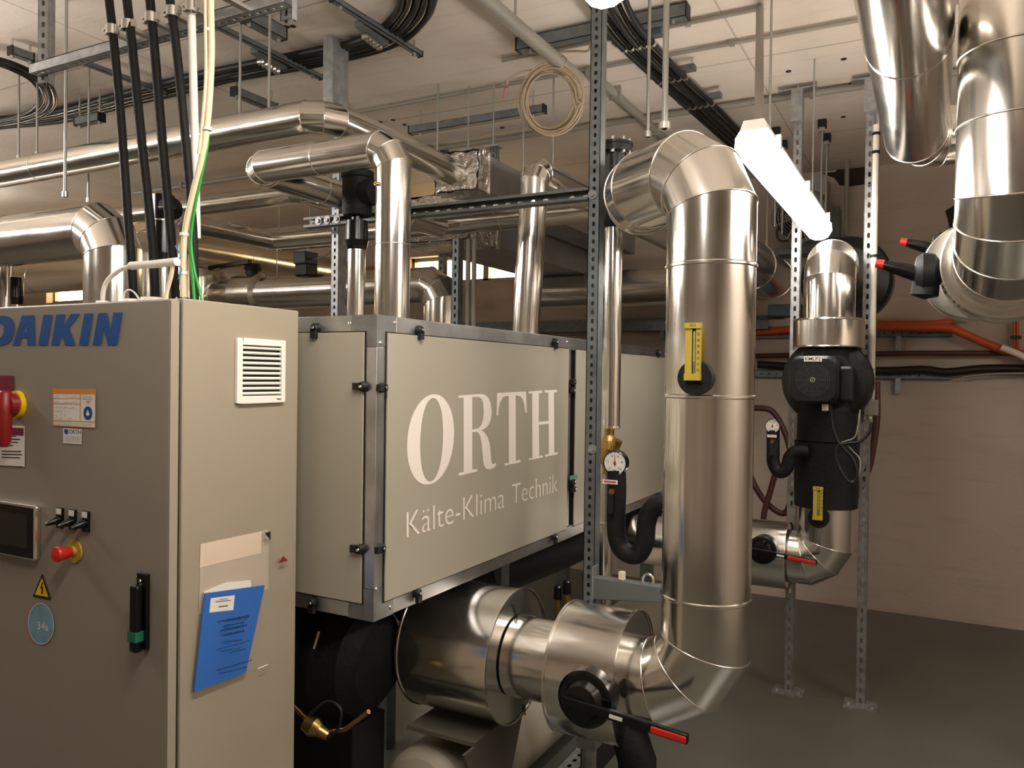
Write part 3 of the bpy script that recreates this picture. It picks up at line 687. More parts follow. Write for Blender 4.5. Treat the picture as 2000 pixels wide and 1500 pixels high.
# ================================================================ front slotted post, rail, bracket
POX, POY = -1.03, 2.52
t = thing('slotted_post', 'tall slotted steel post in the middle, left of the thick vertical pipe', 'post', (POX, POY, 0))
channel(MB(), (POX, POY-.02, 0), (POX, POY-.02, CEIL), (1, 0, 0), (0, -1, 0), .041, .045, pitch=.0298, hw=.0056, hl=.0078).build('channel', m_galvd, t)
MB().box((POX-.06, POY-.06, 0), (POX+.06, POY+.06, .008)).build('foot_plate', m_galv, t)
for y in (877, 380):
    c = at(1157, y, Y=POY-.021); MB().lathe(c, (0, -1, 0), [(0, .016), (.002, .016), (.002, .008), (.009, .008), (.009, 0)], 20).build('bolt_washer', m_galv, t)
RZ = 2.125
t = thing('cross_rail', 'dark steel rail bolted between the two tall slotted posts', 'rail', (-1.6, POY, RZ))
xl = at(598, 425, Y=POY).x
channel(MB(), (xl, POY+.025, RZ), (POX-.024, POY+.025, RZ), (0, 0, 1), (0, 1, 0), .041, .041, pitch=.05, hw=.006, hl=.011).build('channel', m_galvd, t)
for x in (628, 645, 664): MB().lathe((at(x, 415, Y=POY).x, POY-.018, RZ), (0, -1, 0), [(0, .017), (.002, .017), (.002, .008), (.008, .008), (.008, 0)], 20).build('bolt_washer', m_galv, t)
P2X, P2Y = at(660, 500, Y=POY+.095).x, POY+.095
t = thing('slotted_post', 'slotted steel post behind the left vertical pipe on the unit', 'post', (P2X, P2Y, 0))
channel(MB(), (P2X, P2Y-.02, 0), (P2X, P2Y-.02, CEIL), (1, 0, 0), (0, -1, 0), .041, .05, pitch=.0298, hw=.0056, hl=.0085).build('channel', m_galv, t)
MB().box((P2X-.026, P2Y-.075, CEIL-.30), (P2X+.026, P2Y-.0, CEIL-.01)).build('head_bracket', m_galv, t)
m_arm = M('bracket_zinc', (.16, .175, .17), .5, .5)
# bracket arm
ba = at(1166, 1140, Y=POY-.02)
t = thing('bracket_arm', 'grey cantilever bracket arm running from post behind thick pipe', 'bracket', (POX+.2, POY, ba.z))
mb = MB(); x0, x1 = POX+.021, POX+.42
mb.add([(x0, POY-.04, ba.z+.025), (x1, POY-.04, ba.z+.025), (x1, POY-.04, ba.z-.012), (x0, POY-.04, ba.z-.05), (x0, POY-.0, ba.z+.025), (x1, POY-.0, ba.z+.025), (x1, POY-.0, ba.z-.012), (x0, POY-.0, ba.z-.05)],
       [(0, 1, 2, 3), (4, 7, 6, 5), (0, 4, 5, 1), (1, 5, 6, 2), (2, 6, 7, 3), (3, 7, 4, 0)]); mb.build('arm', m_arm, t, bevel=.003)
MB().box((x0, POY-.042, ba.z-.055), (x0+.006, POY+.002, ba.z+.06)).build('mounting_plate', m_galv, t)
c = V((at(1266, 1125, Y=POY-.02).x, POY-.02, ba.z+.035)); MB().tube([c+V((.018*math.cos(a), 0, .02*math.sin(a))) for a in [math.pi*k/10 for k in range(-2, 13)]], .0045, 8).build('eye_bolt', m_bolt, t)
c = V((at(1215, 1112, Y=POY-.02).x, POY-.02, ba.z+.025)); MB().box((c.x-.01, c.y-.01, c.z), (c.x+.01, c.y+.01, c.z+.028)).build('plastic_cap', m_letter, t, bevel=.003)

# ================================================================ gauges
def gauge(c, r, label, ang=95, tagcol=m_paper):
    c = V(c); t = thing('pressure_gauge', label, 'gauge', c, 'round pressure gauges')
    MB().lathe(c, (0, -1, 0), [(-.022, 0), (-.022, r*.9), (-.018, r), (.006, r), (.008, r*.92), (.004, r*.9)], 40).build('case', m_gloss, t)
    MB().lathe(c, (0, -1, 0), [(.002, 0), (.0045, 0), (.0045, r*.91), (.003, r*.91)], 40).build('dial', m_paper, t)
    y = c.y-.005
    tk = MB()
    for k in range(11):
        a = math.radians(225-27*k); d = V((math.cos(a), 0, math.sin(a))); n = V((-d.z, 0, d.x)); p = V((c.x, y, c.z))
        l = .10 if k % 2 == 0 else .06
        tk.add([p+d*r*.85+n*r*.012, p+d*r*.85-n*r*.012, p+d*r*(.85-l)-n*r*.012, p+d*r*(.85-l)+n*r*.012], [(0, 1, 2, 3)])
    tk.build('dial_ticks', m_ink, t)
    for k, tx in enumerate(('0', '2', '4', '6', '8', '10')):
        a = math.radians(225-54*k); p = V((c.x+math.cos(a)*r*.6, y, c.z+math.sin(a)*r*.6)); ww = r*.07*len(tx)
        text_obj('dial_number', tx, p+V((-ww, 0, r*.09)), p+V((ww, 0, r*.09)), p+V((-ww, 0, -r*.09)), m_ink, t)
    text_obj('dial_unit', 'bar', (c.x-r*.14, y, c.z-r*.5), (c.x+r*.14, y, c.z-r*.5), (c.x-r*.14, y, c.z-r*.62), m_ink, t)
    a = math.radians(ang); d = V((math.cos(a), 0, math.sin(a))); n = V((-d.z, 0, d.x)); p = V((c.x, y-.0015, c.z))
    MB().add([p-d*r*.22+n*r*.04, p-d*r*.22-n*r*.04, p+d*r*.74-n*r*.012, p+d*r*.74+n*r*.012], [(0, 1, 2, 3)]).build('needle', m_ink, t)
    MB().lathe(p, (0, -1, 0), [(0, 0), (.0008, 0), (.0015, r*.12), (.0015, 0)], 16).build('needle_hub', m_red, t)
    return t
def siphon(path, r, Y, label, lab, valve):
    P_ = smooth_path(px(path, Y=Y), 6)
    t = thing('siphon_tube', label, 'pipe', min(P_, key=lambda p: p.z), 'black foam siphon tubes')
    MB().tube(P_, r, 20).build('foam_tube', m_foam, t)
    a, b, c_, d_ = lab
    MB().box((at(a, b, Y=Y).x, Y-r-.0018, at(a, d_, Y=Y).z), (at(c_, b, Y=Y).x, Y-r-.0002, at(a, b, Y=Y).z)).build('name_label', m_paper, t)
    MB().box((at(a+3, b+2, Y=Y).x, Y-r-.0022, at(a, d_-2, Y=Y).z), (at(c_-3, b, Y=Y).x, Y-r-.0019, at(a, b+2, Y=Y).z)).build('label_print', M('red_ink', 'b5605a', .6), t)
    p = at(*valve, Y=Y-r); s_ = r/.032
    v = MB().lathe(p, (0, -1, 0), [(-.005, 0), (-.005, .011*s_), (.014*s_, .011*s_), (.014*s_, 0)], 6).build('brass_cock', m_brass, t)
    MB().hexa(p+V((-.003, -.014*s_, -.04*s_)), ((1, 0, 0), (0, 1, 0), (0, 0, 1)), (.010*s_, .004*s_, .034*s_)).build('cock_handle', m_black, v, bevel=.003)
GY = 2.47
siphon([(1204, 918), (1205, 960), (1203, 1020), (1208, 1060), (1224, 1080), (1246, 1082), (1259, 1058), (1263, 1020), (1272, 996), (1290, 985), (1330, 985)], .031, GY, 'black foam-wrapped U-bend tube under gauge, right of the slotted post', (1184, 934, 1213, 942), (1197, 960))
gauge(at(1202, 904, Y=GY-.02), .041, 'larger round white-faced pressure gauge beside slotted post', 92)
siphon([(1510, 840), (1510, 880), (1511, 905), (1522, 922), (1536, 915), (1543, 893), (1556, 882), (1580, 881)], .028, 3.62, 'black foam-wrapped U-bend tube left of the insulated pump', (1501, 848, 1519, 853), (1509, 862))
gauge(at(1509, 832, Y=3.6), .032, 'smaller round pressure gauge left of the insulated pump', 80)

# ================================================================ thin riser behind the post
TY = 2.72; tx = at(1196, 640, Y=TY).x
z = lambda y: at(1196, y, Y=TY).z
t = thing('pipe_riser', 'slim silver pipe riser with brass valve right behind slotted post', 'pipe', (tx, TY, z(1190)))
MB().cyl((tx, TY, z(836)), (tx, TY, z(446)), .033, 32).build('pipe_section', m_alu, t)
MB().lathe((tx, TY, z(836)), (0, 0, 1), [(-.002, .033), (0, .035), (.005, .035), (.006, .033)], 32).build('seam_bead', m_bead, t)
MB().lathe((tx-.006, TY, z(925)), (0, 0, 1), [(0, .0), (0, .022), (.03, .024), (.04, .033), (.09, .034), (.12, .028), (.14, .018), (z(836)-z(925), .018)], 24).build('strainer_body', m_brass, t)
MB().cyl((tx+.0, TY-.01, z(905)), (tx+.035, TY-.02, z(858)), .016, 16, .018).build('strainer_cap', m_brass, t)
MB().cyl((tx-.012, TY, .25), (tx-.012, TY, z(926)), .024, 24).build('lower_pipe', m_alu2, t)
MB().lathe((tx-.012, TY, z(1024)), (0, 0, 1), [(-.003, .024), (0, .026), (.006, .026), (.008, .024)], 24).build('seam_bead', m_bead, t)
t = thing('flange_pipe', 'black flanged pipe end near the ceiling behind slotted post', 'pipe', (tx, TY, z(445)))
zb = z(445); zt = z(300)
MB().lathe((tx, TY, zb), (0, 0, 1), [(0, 0), (0, .032), (.02, .045), (.05, .036), (zt-zb, .036)], 28).build('foam_pipe', m_blackm, t)
MB().lathe((tx, TY, zt), (0, 0, 1), [(0, .036), (0, .063), (.022, .063), (.024, .066), (.034, .066), (.034, 0)], 36).build('flange', m_blackm, t)
for k in range(8):
    a = 2*math.pi*k/8+.2; MB().lathe((tx+.052*math.cos(a), TY+.052*math.sin(a), zt-.008), (0, 0, 1), [(0, 0), (0, .007), (.056, .007), (.056, 0)], 6).build('flange_bolt', m_bolt, t)
# cable tie on the post
# ================================================================ under the unit
m_support_shaded = M('support_shade_grey', '5f5a4f', .5)  # shade under the drum cover is put into this darker colour
t = thing('compressor_vessel', 'big black insulated round vessel under the unit beside the cabinet', 'vessel', (-1.72, 1.98, .39))
MB().lathe((-2.15, 1.98, .6), (1, 0, 0), [(0, 0), (0, .15), (.03, .19), (.06, .205), (.42, .205), (.52, .197), (.60, .165), (.64, .12), (.655, 0)], 48).build('foam_shell', m_foam, t)
MB().hexa(at(618, 1250, Y=1.77), ((.35, 0, 1), (0, 1, 0), (1, 0, -.35)), (.028, .002, .0025)).build('cable_tie', m_letter, t)
MB().box((-1.95, 1.90, 0), (-1.55, 2.06, .42)).build('foot', m_black, t)
ev = thing('shell_vessel', 'pale painted horizontal vessel lying low under the unit', 'vessel', (-1.27, 2.9, 0))
EX, EZ, ER = -1.40, .17, .15
MB().lathe((EX, 2.0, EZ), (0, 1, 0), [(0, 0), (.02, ER*.5), (.05, ER*.85), (.09, ER), (2.35, ER), (2.40, ER*.85), (2.43, ER*.5), (2.45, 0)], 48).build('shell', m_vessel, ev)
for y in (2.1, 3.2): 
    MB().box((EX-.05, y, 0), (EX+.05, y+.012, EZ)).build('saddle', m_vessel, ev)
    MB().add([(EX-.19, y, 0), (EX+.19, y, 0), (EX+.21, y, EZ), (EX-.21, y, EZ), (EX-.19, y+.012, 0), (EX+.19, y+.012, 0), (EX+.21, y+.012, EZ), (EX-.21, y+.012, EZ)], [(0, 1, 2, 3), (4, 7, 6, 5), (0, 4, 5, 1), (1, 5, 6, 2), (2, 6, 7, 3), (3, 7, 4, 0)]).build('saddle', m_vessel, ev)
t = thing('machine_support', 'pale sheet-steel support plate under the widest drum cover', 'support', (-1.42, 2.1, .38))
MB().box((-1.46, 2.06, .375), (-1.21, 2.38, .388)).build('top_plate', m_support_shaded, t)
MB().add([(-1.22, 2.0, .375), (-1.22, 2.38, .375), (-1.22, 2.30, .2), (-1.22, 2.12, .13), (-1.21, 2.0, .375), (-1.21, 2.38, .375), (-1.21, 2.30, .2), (-1.21, 2.12, .13)], [(0, 1, 2, 3), (4, 7, 6, 5), (0, 4, 5, 1), (1, 5, 6, 2), (2, 6, 7, 3), (3, 7, 4, 0)]).build('gusset', m_support_shaded, t)
t = thing('base_rail', 'slotted galvanised base rail on floor below the valve cover', 'rail', (-1.14, 3.0, 0))
channel(MB(), (-1.14, 2.0, .10), (-1.14, 4.5, .10), (1, 0, 0), (0, 0, 1), .07, .06, pitch=.045, hw=.008, hl=.013).build('channel', m_galv, t)
MB().box((-1.105, 2.0, .0), (-1.10, 4.5, .098)).build('side_plate', m_black, t)
for y in (2.05, 3.2, 4.4): MB().box((-1.17, y, 0), (-1.11, y+.05, .04)).build('foot', m_black, t)
t = thing('support_strut', 'short grey strut standing on floor under the valve cover', 'post', (-.96, 2.34, 0))
MB().cyl((-.95, 2.33, 0), (-.95, 2.33, .42), .022, 16).build('tube', m_galv, t)
MB().box((-.98, 2.30, .33), (-.92, 2.36, .40)).build('clamp', m_galv, t)
t = thing('insulated_hose', 'thick black foam-insulated pipe running under the unit frame', 'pipe', (-1.5, 3.3, .68))
MB().tube([(-1.56, 2.2, .73), (-1.50, 2.6, .735), (-1.45, 3.2, .735), (-1.45, 4.4, .735)], .085, 28).build('foam_tube', m_foam, t)
for i, (x, y) in enumerate(((1089, 1190), (1107, 1180))):
    c = at(x, y, Y=2.75)
    t = thing('brass_tap', ('left' if i == 0 else 'right')+' brass valve tap with black cap standing behind the valve cover', 'valve', c-V((0, 0, .1)), 'brass taps under the unit')
    MB().lathe(c+V((0, 0, -.1)), (0, 0, 1), [(0, 0), (0, .014), (.03, .02), (.05, .014), (.09, .012), (.1, .015), (.14, .015), (.14, 0)], 16).build('body', m_brass, t)
    MB().lathe(c+V((0, 0, .04)), (0, 0, 1), [(0, 0), (0, .017), (.045, .015), (.05, .01), (.055, 0)], 16).build('cap', m_gloss, t)
t = thing('copper_fitting', 'dark brass and copper fitting on floor beside cabinet under black vessel', 'fitting', (-1.55, 1.8, .3))
MB().lathe(at(613, 1420, Y=1.72), (1, .2, -.4), [(-.03, 0), (-.03, .022), (0, .028), (.02, .018), (.05, .014), (.05, 0)], 16).build('body', m_brass, t)
MB().tube(px([(575, 1380), (600, 1405), (640, 1430), (675, 1425), (720, 1390)], Y=1.74), .007, 8).build('pipe', M('copper', (.45, .2, .12), .35, 1.0), t)
MB().tube(smooth_path(px([(605, 1395), (640, 1370), (665, 1385), (662, 1420), (640, 1445)], Y=1.73)), .004, 8).build('cable', m_black, t)
t = thing('base_beam', 'dark steel beam slanting across floor under the black vessel', 'beam', (-1.6, 1.9, 0))
MB().box((-2.1, 1.84, .18), (-1.42, 1.9, .24)).build('beam', m_black, t); MB().box((-2.05, 1.84, 0), (-2.0, 1.9, .18)).build('leg', m_black, t); MB().box((-1.5, 1.84, 0), (-1.45, 1.9, .18)).build('leg', m_black, t)

# ================================================================ pipes over the unit and to the left
pipe('insulated_pipe', 'long silver pipe high at left, bending back into the foil-wrapped duct', 'pipe', [(-8.5, 2.2, 2.43), (-1.955, 2.2, 2.43), (-1.955, 3.10, 2.42)], .060, bend=.9, m=3, seam=.9)
AX = at(767, 500, Y=2.03).x
pu = pipe('insulated_pipe', 'silver pipe rising from left roof corner of the unit and bending left then back', 'pipe', [(AX, 2.03, BZ1+.002), (AX, 2.03, 2.215), (-2.12, 2.03, 2.215), (-2.12, 3.2, 2.215)], .0555, bend=.75, m=3, seam=.32)
MB().lathe((AX-.022, 2.03-.05, 2.09), (-.3, -1, 0), [(0, .006), (.012, .006), (.012, .004), (.02, 0)], 8).build('brass_plug', m_brass, pu)
BXp = at(1036, 560, Y=2.9).x
pipe('insulated_pipe', 'silver pipe rising from the unit roof left of slotted post, bending back near the top', 'pipe', [(BXp-.02, 2.9, BZ1+.002), (BXp+.015, 2.9, 2.335), (BXp+.015, 3.9, 2.36)], .0565, bend=.55, m=3, seam=.5)
pipe('insulated_pipe', 'wide silver pipe at left edge turning down behind the control cabinet', 'pipe', [(-8.0, 2.30, 2.135), (at(222, 500, Y=2.30).x, 2.30, 2.135), (at(222, 500, Y=2.30).x, 2.30, 0)], .122, bend=.65, m=3, seam=.75)
tz = 1.5
X7 = -3.3
pipe('insulated_pipe', 'dim silver pipe with mitred end running back behind the cabinet cables', 'pipe', [(X7, 2.62, 0), (X7, 2.62, 2.24), (X7, 3.3, 2.24), (-1.1, 3.3, 2.24)], .05, bend=.5, m=2, seam=.8)
pipe('insulated_pipe', 'thin silver pipe level behind the cross rail, under the duct', 'pipe', [(at(830, 400, Y=3.08).x, 3.08, 2.245), (-.98, 3.08, 2.245)], .034, seam=.55)
pipe('insulated_pipe', 'wide silver pipe behind the unit with valve and actuator, elbow turning down', 'pipe', [(-4.40, 4.32, 2.02), (-4.40, 3.85, 2.02), (-2.52, 3.85, 2.02), (-2.52, 3.85, 0)], .107, bend=.6, m=3, seam=.8)
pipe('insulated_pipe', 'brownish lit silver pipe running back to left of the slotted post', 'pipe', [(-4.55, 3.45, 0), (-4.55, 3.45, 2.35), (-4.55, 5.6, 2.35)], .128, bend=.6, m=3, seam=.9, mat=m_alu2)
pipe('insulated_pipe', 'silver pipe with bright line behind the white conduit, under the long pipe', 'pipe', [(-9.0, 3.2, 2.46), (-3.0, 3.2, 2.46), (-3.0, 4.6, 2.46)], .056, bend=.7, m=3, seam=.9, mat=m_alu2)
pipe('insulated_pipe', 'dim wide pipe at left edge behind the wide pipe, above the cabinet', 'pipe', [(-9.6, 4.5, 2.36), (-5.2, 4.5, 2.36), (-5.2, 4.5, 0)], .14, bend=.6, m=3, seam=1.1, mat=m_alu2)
vx = at(12, 500, Y=2.75).x
pipe('insulated_pipe', 'slim vertical silver pipe at the left edge of the picture', 'pipe', [(vx, 2.75, .0), (vx, 2.75, 2.37)], .035, seam=.8, beads=False)
vx = at(33, 560, Y=2.6).x
t = thing('small_pipe', 'small vertical pipe with black sleeve at left edge above cabinet', 'pipe', (vx, 2.6, 0))
MB().cyl((vx, 2.6, 0), (vx, 2.6, 1.96), .021, 20).build('pipe_section', m_alu, t); MB().lathe((vx, 2.6, 1.86), (0, 0, 1), [(0, 0), (0, .03), (.04, .034), (.15, .032), (.15, 0)], 20).build('sleeve', m_gloss, t)
# valve lever and actuator on the pipe behind the unit
c = at(494, 520, Y=3.85)
t = thing('butterfly_valve', 'black valve handle on the wide pipe behind the unit', 'valve', c)
MB().lathe((c.x, 3.85, 2.12), (0, 0, 1), [(0, 0), (0, .05), (.05, .045), (.07, .06), (.10, .05), (.10, 0)], 20).build('neck', m_black, t)
MB().hexa((c.x-.16, 3.80, 2.215), ((1, 0, .06), (0, 1, 0), (0, 0, 1)), (.19, .02, .016)).build('lever', m_gloss, t, bevel=.006)
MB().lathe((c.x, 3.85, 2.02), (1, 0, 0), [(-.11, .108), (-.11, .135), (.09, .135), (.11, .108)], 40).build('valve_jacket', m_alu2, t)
c = at(598, 520, Y=3.85)
t = thing('valve_actuator', 'blue-grey boxy actuator on black neck on the wide pipe', 'actuator', c)
MB().box((c.x-.05, 3.80, 2.12), (c.x+.05, 3.90, 2.19)).build('neck', m_black, t, bevel=.005)
MB().box((c.x-.055, 3.79, 2.19), (c.x+.05, 3.91, 2.27)).build('motor_box', m_actuator, t, bevel=.008)
MB().tube(smooth_path([(c.x+.05, 3.85, 2.22), (c.x+.18, 3.85, 2.25), (c.x+.28, 3.85, 2.36), (c.x+.33, 3.85, 2.6)]), .005, 8).build('cable', m_pvc, t)
# black valve body + silver stub on the unit roof (left)
bx_, by_ = at(696, 540, Y=2.32).x, 2.32
zz = lambda y: at(696, y, Y=2.32).z
t = thing('flange_pipe', 'black flanged pipe with silver lower part on unit roof behind post', 'pipe', (bx_, by_, BZ1))
MB().cyl((bx_, by_, BZ1+.002), (bx_, by_, zz(488)), .032, 28).build('pipe_section', m_alu, t)
MB().lathe((bx_, by_, zz(488)), (0, 0, 1), [(0, 0), (0, .033), (.012, .038), (zz(470)-zz(488), .043), (zz(432)-zz(488), .040), (zz(431)-zz(488), .02), (zz(420)-zz(488), .02)], 28).build('lower_valve', m_gloss, t)
MB().lathe((bx_, by_, zz(422)), (0, 0, 1), [(0, 0), (0, .05), (.02, .055), (zz(350)-zz(422), .055), (zz(348)-zz(422), .06), (zz(336)-zz(422), .06), (zz(336)-zz(422), 0)], 28).build('upper_body', m_foam, t)
MB().lathe((bx_+.04, by_, zz(380)), (1, 0, 0), [(0, 0), (0, .05), (.04, .045), (.05, 0)], 24).build('side_cap', m_foam, t)
# black flange pipe behind the vertical cables above cabinet
bx_ = at(318, 440, Y=2.0).x
t = thing('flange_pipe', 'black bolted valve body behind the black vertical cables above cabinet', 'pipe', (bx_, 2.0, 0))
zz = lambda y: at(318, y, Y=2.0).z
MB().cyl((bx_, 2.0, .0), (bx_, 2.0, zz(510)), .03, 24).build('pipe_section', m_alu, t)
MB().lathe((bx_, 2.0, zz(510)), (0, 0, 1), [(0, 0), (0, .03), (.03, .036), (zz(430)-zz(510), .036), (zz(430)-zz(510), .04), (zz(382)-zz(510), .04), (zz(382)-zz(510), 0)], 24).build('valve_body', m_gloss, t)
MB().lathe((bx_+.03, 2.0, zz(410)), (1, 0, 0), [(0, 0), (0, .045), (.03, .04), (.04, 0)], 24).build('side_cap', m_gloss, t)
MB().lathe((bx_, 2.0, zz(432)), (0, 0, 1), [(-.004, .037), (-.003, .041), (.003, .041), (.004, .037)], 24).build('clamp_band', m_bolt, t)

# ================================================================ ducts
def duct(label, x0, x1, y0, y1, z0, z1, foil=.16):
    t = thing('air_duct', label, 'duct', ((x0+x1)/2, y0, z0))
    MB().box((x0, y0+foil, z0), (x1, y1, z1)).build('sheet_duct', m_sheet, t, bevel=.002)
    # crumpled foil wrapping on the near end
    me = MB(); N = 14; L = [(x0-.006, z0-.006), (x1+.006, z0-.006), (x1+.006, z1+.006), (x0-.006, z1+.006)]
    random.seed(int(x0*-100))
    cols = []
    for e_ in range(4):
        a, b = L[e_], L[(e_+1) % 4]
        for k in range(6): cols.append((a[0]+(b[0]-a[0])*k/6, a[1]+(b[1]-a[1])*k/6))
    n = len(cols); vs = []
    for j in range(N+1):
        for cx, cz in cols:
            q = V((cx, y0+foil*1.08*j/N, cz)); vs.append(q+V([noise.noise(q*38+V((7*i, 0, 0)))*.012 for i in range(3)]))
    me.add(vs, [(j*n+k, j*n+(k+1) % n, (j+1)*n+(k+1) % n, (j+1)*n+k) for j in range(N) for k in range(n)])
    G = 8; vs = []
    for i in range(G+1):
        for j in range(G+1):
            q = V((x0+(x1-x0)*i/G, y0, z0+(z1-z0)*j/G)); vs.append(q+V([noise.noise(q*38+V((7*k, 0, 0)))*.012 for k in range(3)]))
    me.add(vs, [(i*(G+1)+j, i*(G+1)+j+1, (i+1)*(G+1)+j+1, (i+1)*(G+1)+j) for i in range(G) for j in range(G)])
    me.build('foil_wrap', m_foil, t)
    MB().box((x1-.004, y0+foil*.98, z0-.01), (x1+.01, y0+foil*1.05, z1+.01)).build('duct_flange', m_bolt, t)
    return t
duct('upper sheet-metal duct with foil-wrapped end where the long silver pipe enters', -2.06, -1.835, 3.08, 5.2, 2.345, 2.515, .10)
duct('lower larger sheet-metal duct with crumpled foil end behind the cross rail', -2.52, -2.09, 3.42, 5.6, 2.19, 2.42, .30)
for x, z1_, lb in ((-2.02, 2.515, 'left'), (-1.88, 2.515, 'right')):
    t = thing('duct_hanger', lb+' small steel hanger bracket on top of the upper duct', 'bracket', (x, 3.3, z1_))
    channel(MB(), (x, 3.3, z1_), (x, 3.3, z1_+.07), (1, 0, 0), (0, -1, 0), .035, .03, .02, .004, .006).build('channel', m_galvd, t)
    MB().box((x-.04, 3.27, z1_+.07), (x+.04, 3.33, z1_+.078)).build('plate', m_galv, t); MB().cyl((x, 3.3, z1_+.078), (x, 3.3, CEIL), .004, 8).build('rod', m_galvrod, t)
sx = at(893, 560, Y=3.38).x
t = thing('slotted_post', 'short slotted post under the lower duct behind the unit', 'post', (sx, 3.38, 0))
channel(MB(), (sx, 3.36, 0), (sx, 3.36, 2.18), (1, 0, 0), (0, -1, 0), .041, .041, .04, .006, .012).build('channel', m_galvd, t)
for k in (0, 1):
    t = tag(MB().cyl((sx+.05+.035*k, 3.40, .0), (sx+.05+.035*k, 3.40, 2.185), .012, 12).build('steel_conduit', m_pvc), ('left' if k == 0 else 'right')+' one of two thin conduits beside the short slotted post', 'conduit', 'conduits behind the unit')
sx = at(860, 620, Y=4.1).x
t = thing('slotted_post', 'slim slotted post seen left of the two thin conduits', 'post', (sx, 4.1, 0))
channel(MB(), (sx, 4.1, 0), (sx, 4.1, CEIL), (1, 0, 0), (0, -1, 0), .041, .041, .04, .006, .012).build('channel', m_galvd, t)
# tray and beam behind the unit
t = thing('cable_tray', 'dark cable tray on back wall behind the unit', 'tray', (-2.0, 5.55, 1.86)); MB().box((-3.6, 5.52, 1.84), (-1.0, 5.68, 1.86)).build('floor_plate', m_galvd, t); MB().box((-3.6, 5.515, 1.84), (-1.0, 5.52, 1.93)).build('side_plate', m_galvd, t)
for k in range(5): MB().box((-3.4+k*.55, 5.52, 1.78), (-3.37+k*.55, 5.69, 1.84)).build('bracket', m_galvd, t)
t = thing('support_channel', 'long steel channel hanging level left of slotted post above wide pipe', 'rail', (-3.2, 4.2, 2.26))
x0, x1 = at(548, 480, Y=4.15).x, at(660, 470, Y=4.15).x; z_ = at(600, 478, Y=4.15).z
channel(MB(), (x0, 4.15, z_), (x1+.2, 4.15, z_), (0, 0, 1), (0, -1, 0), .041, .041, slots=False).build('channel', m_galv, t)
for x in (545, 605):
    xx = at(x, 480, Y=4.15).x; MB().cyl((xx, 4.15, z_), (xx, 4.15, CEIL), .004, 8).build('rod', m_galvrod, t)
    MB().cyl((xx, 4.13, 2.13), (xx, 4.13, z_), .004, 8).build('rod', m_galvrod, t)
# ================================================================ rear pump run (right)
QY = 3.75; QX = at(1620, 560, Y=QY).x
zq = lambda y, x=1615: at(x, y, Y=QY).z
rp = pipe('insulated_pipe', 'bright silver pipe above the black pump, elbow bending back to wall', 'pipe', [(QX, QY, zq(655)), (QX, QY, 2.02), (QX, 4.5, 2.02)], .108, bend=.55, m=3, seam=0, extra=())
MB().lathe((QX, QY, zq(680)), (0, 0, 1), [(0, .10), (0, .148), (.004, .151), (.008, .148), (zq(628)-zq(680), .148), (zq(627)-zq(680), .151), (zq(624)-zq(680), .148), (zq(624)-zq(680), .10)], 48).build('sleeve_cover', m_alu, rp)
pz = zq(745)
pm = thing('pump', 'black pump with square ribbed motor and small name plate, beneath silver pipe', 'pump', (QX, QY, zq(990)))
MB().lathe((QX, QY, zq(860)), (0, 0, 1), [(0, 0), (0, .125), (zq(800)-zq(860), .125), (zq(800)-zq(860)+.02, .12), (zq(684)-zq(860), .12), (zq(684)-zq(860), 0)], 40).build('volute_foam', m_foam, pm)
MB().lathe((QX, QY, zq(988)), (0, 0, 1), [(0, 0), (0, .132), (zq(862)-zq(988), .135), (zq(860)-zq(988), 0)], 40).build('lower_foam', m_foam, pm)
MB().lathe((QX, QY+.06, pz), (0, -1, 0), [(0, 0), (0, .165), (.03, .188), (.09, .19), (.11, .184), (.135, .16), (.14, .10), (.14, 0)], 56).build('pump_shell', m_blackm, pm)
# motor: rounded square housing
def rsq(cx, cz, y, h, r=.035, n=6):
    out = []
    for sx, sz, a0 in ((1, 1, 0), (-1, 1, 90), (-1, -1, 180), (1, -1, 270)):
        for k in range(n+1):
            a = math.radians(a0+90*k/n); out.append(V((cx+sx*(h-r)+r*math.cos(a), y, cz+sz*(h-r)+r*math.sin(a))))
    return out
mc = at(1597, 742, Y=QY-.20); mx_, mz = mc.x-.012, mc.z
def loft(secs):
    mb = MB(); n = len(secs[0])
    for a, b in zip(secs[:-1], secs[1:]): mb.add(a+b, [(i, (i+1) % n, n+(i+1) % n, n+i) for i in range(n)], True)
    mb.add(secs[0], [tuple(range(n))]); mb.add(secs[-1], [tuple(range(n))]); return mb
loft([rsq(mx_+.02, mz, QY-.07, .105), rsq(mx_+.02, mz, QY-.12, .105)]).build('motor_flange', m_blackm, pm)
loft([rsq(mx_, mz, QY-.12, .103, .045), rsq(mx_, mz, QY-.245, .100, .045), rsq(mx_, mz, QY-.262, .088, .04)]).build('motor_housing', m_blackm, pm)
fy = QY-.2625
m_grid = M('grille_dark_grey', '303132', .45)
MB().box((mx_+.09, QY-.2, mz-.09), (mx_+.15, QY-.1, mz+.06)).build('terminal_box', m_blackm, pm, bevel=.012)
for k in range(1, 9): MB().lathe((mx_, fy, mz), (0, -1, 0), [(-.002, .008*k), (.0012, .008*k+.001), (.0012, .008*k+.003), (-.002, .008*k+.004)], 40).build('fan_grille_ring', m_grid, pm)
for k in range(12):
    a = 2*math.pi*k/12; MB().tube([(mx_+.012*math.cos(a), fy, mz+.012*math.sin(a)), (mx_+.074*math.cos(a), fy, mz+.074*math.sin(a))], .0009, 5).build('fan_grille_spoke', m_grid, pm)
MB().lathe((mx_, fy, mz), (0, -1, 0), [(0, 0), (0, .011), (.004, .010), (.004, 0)], 20).build('centre_plug', m_bolt, pm)
MB().lathe((mx_, fy-.0041, mz), (0, -1, 0), [(0, .003), (.0006, .003), (.0006, .0065), (0, .0065)], 20).build('plug_ring', m_ink, pm)
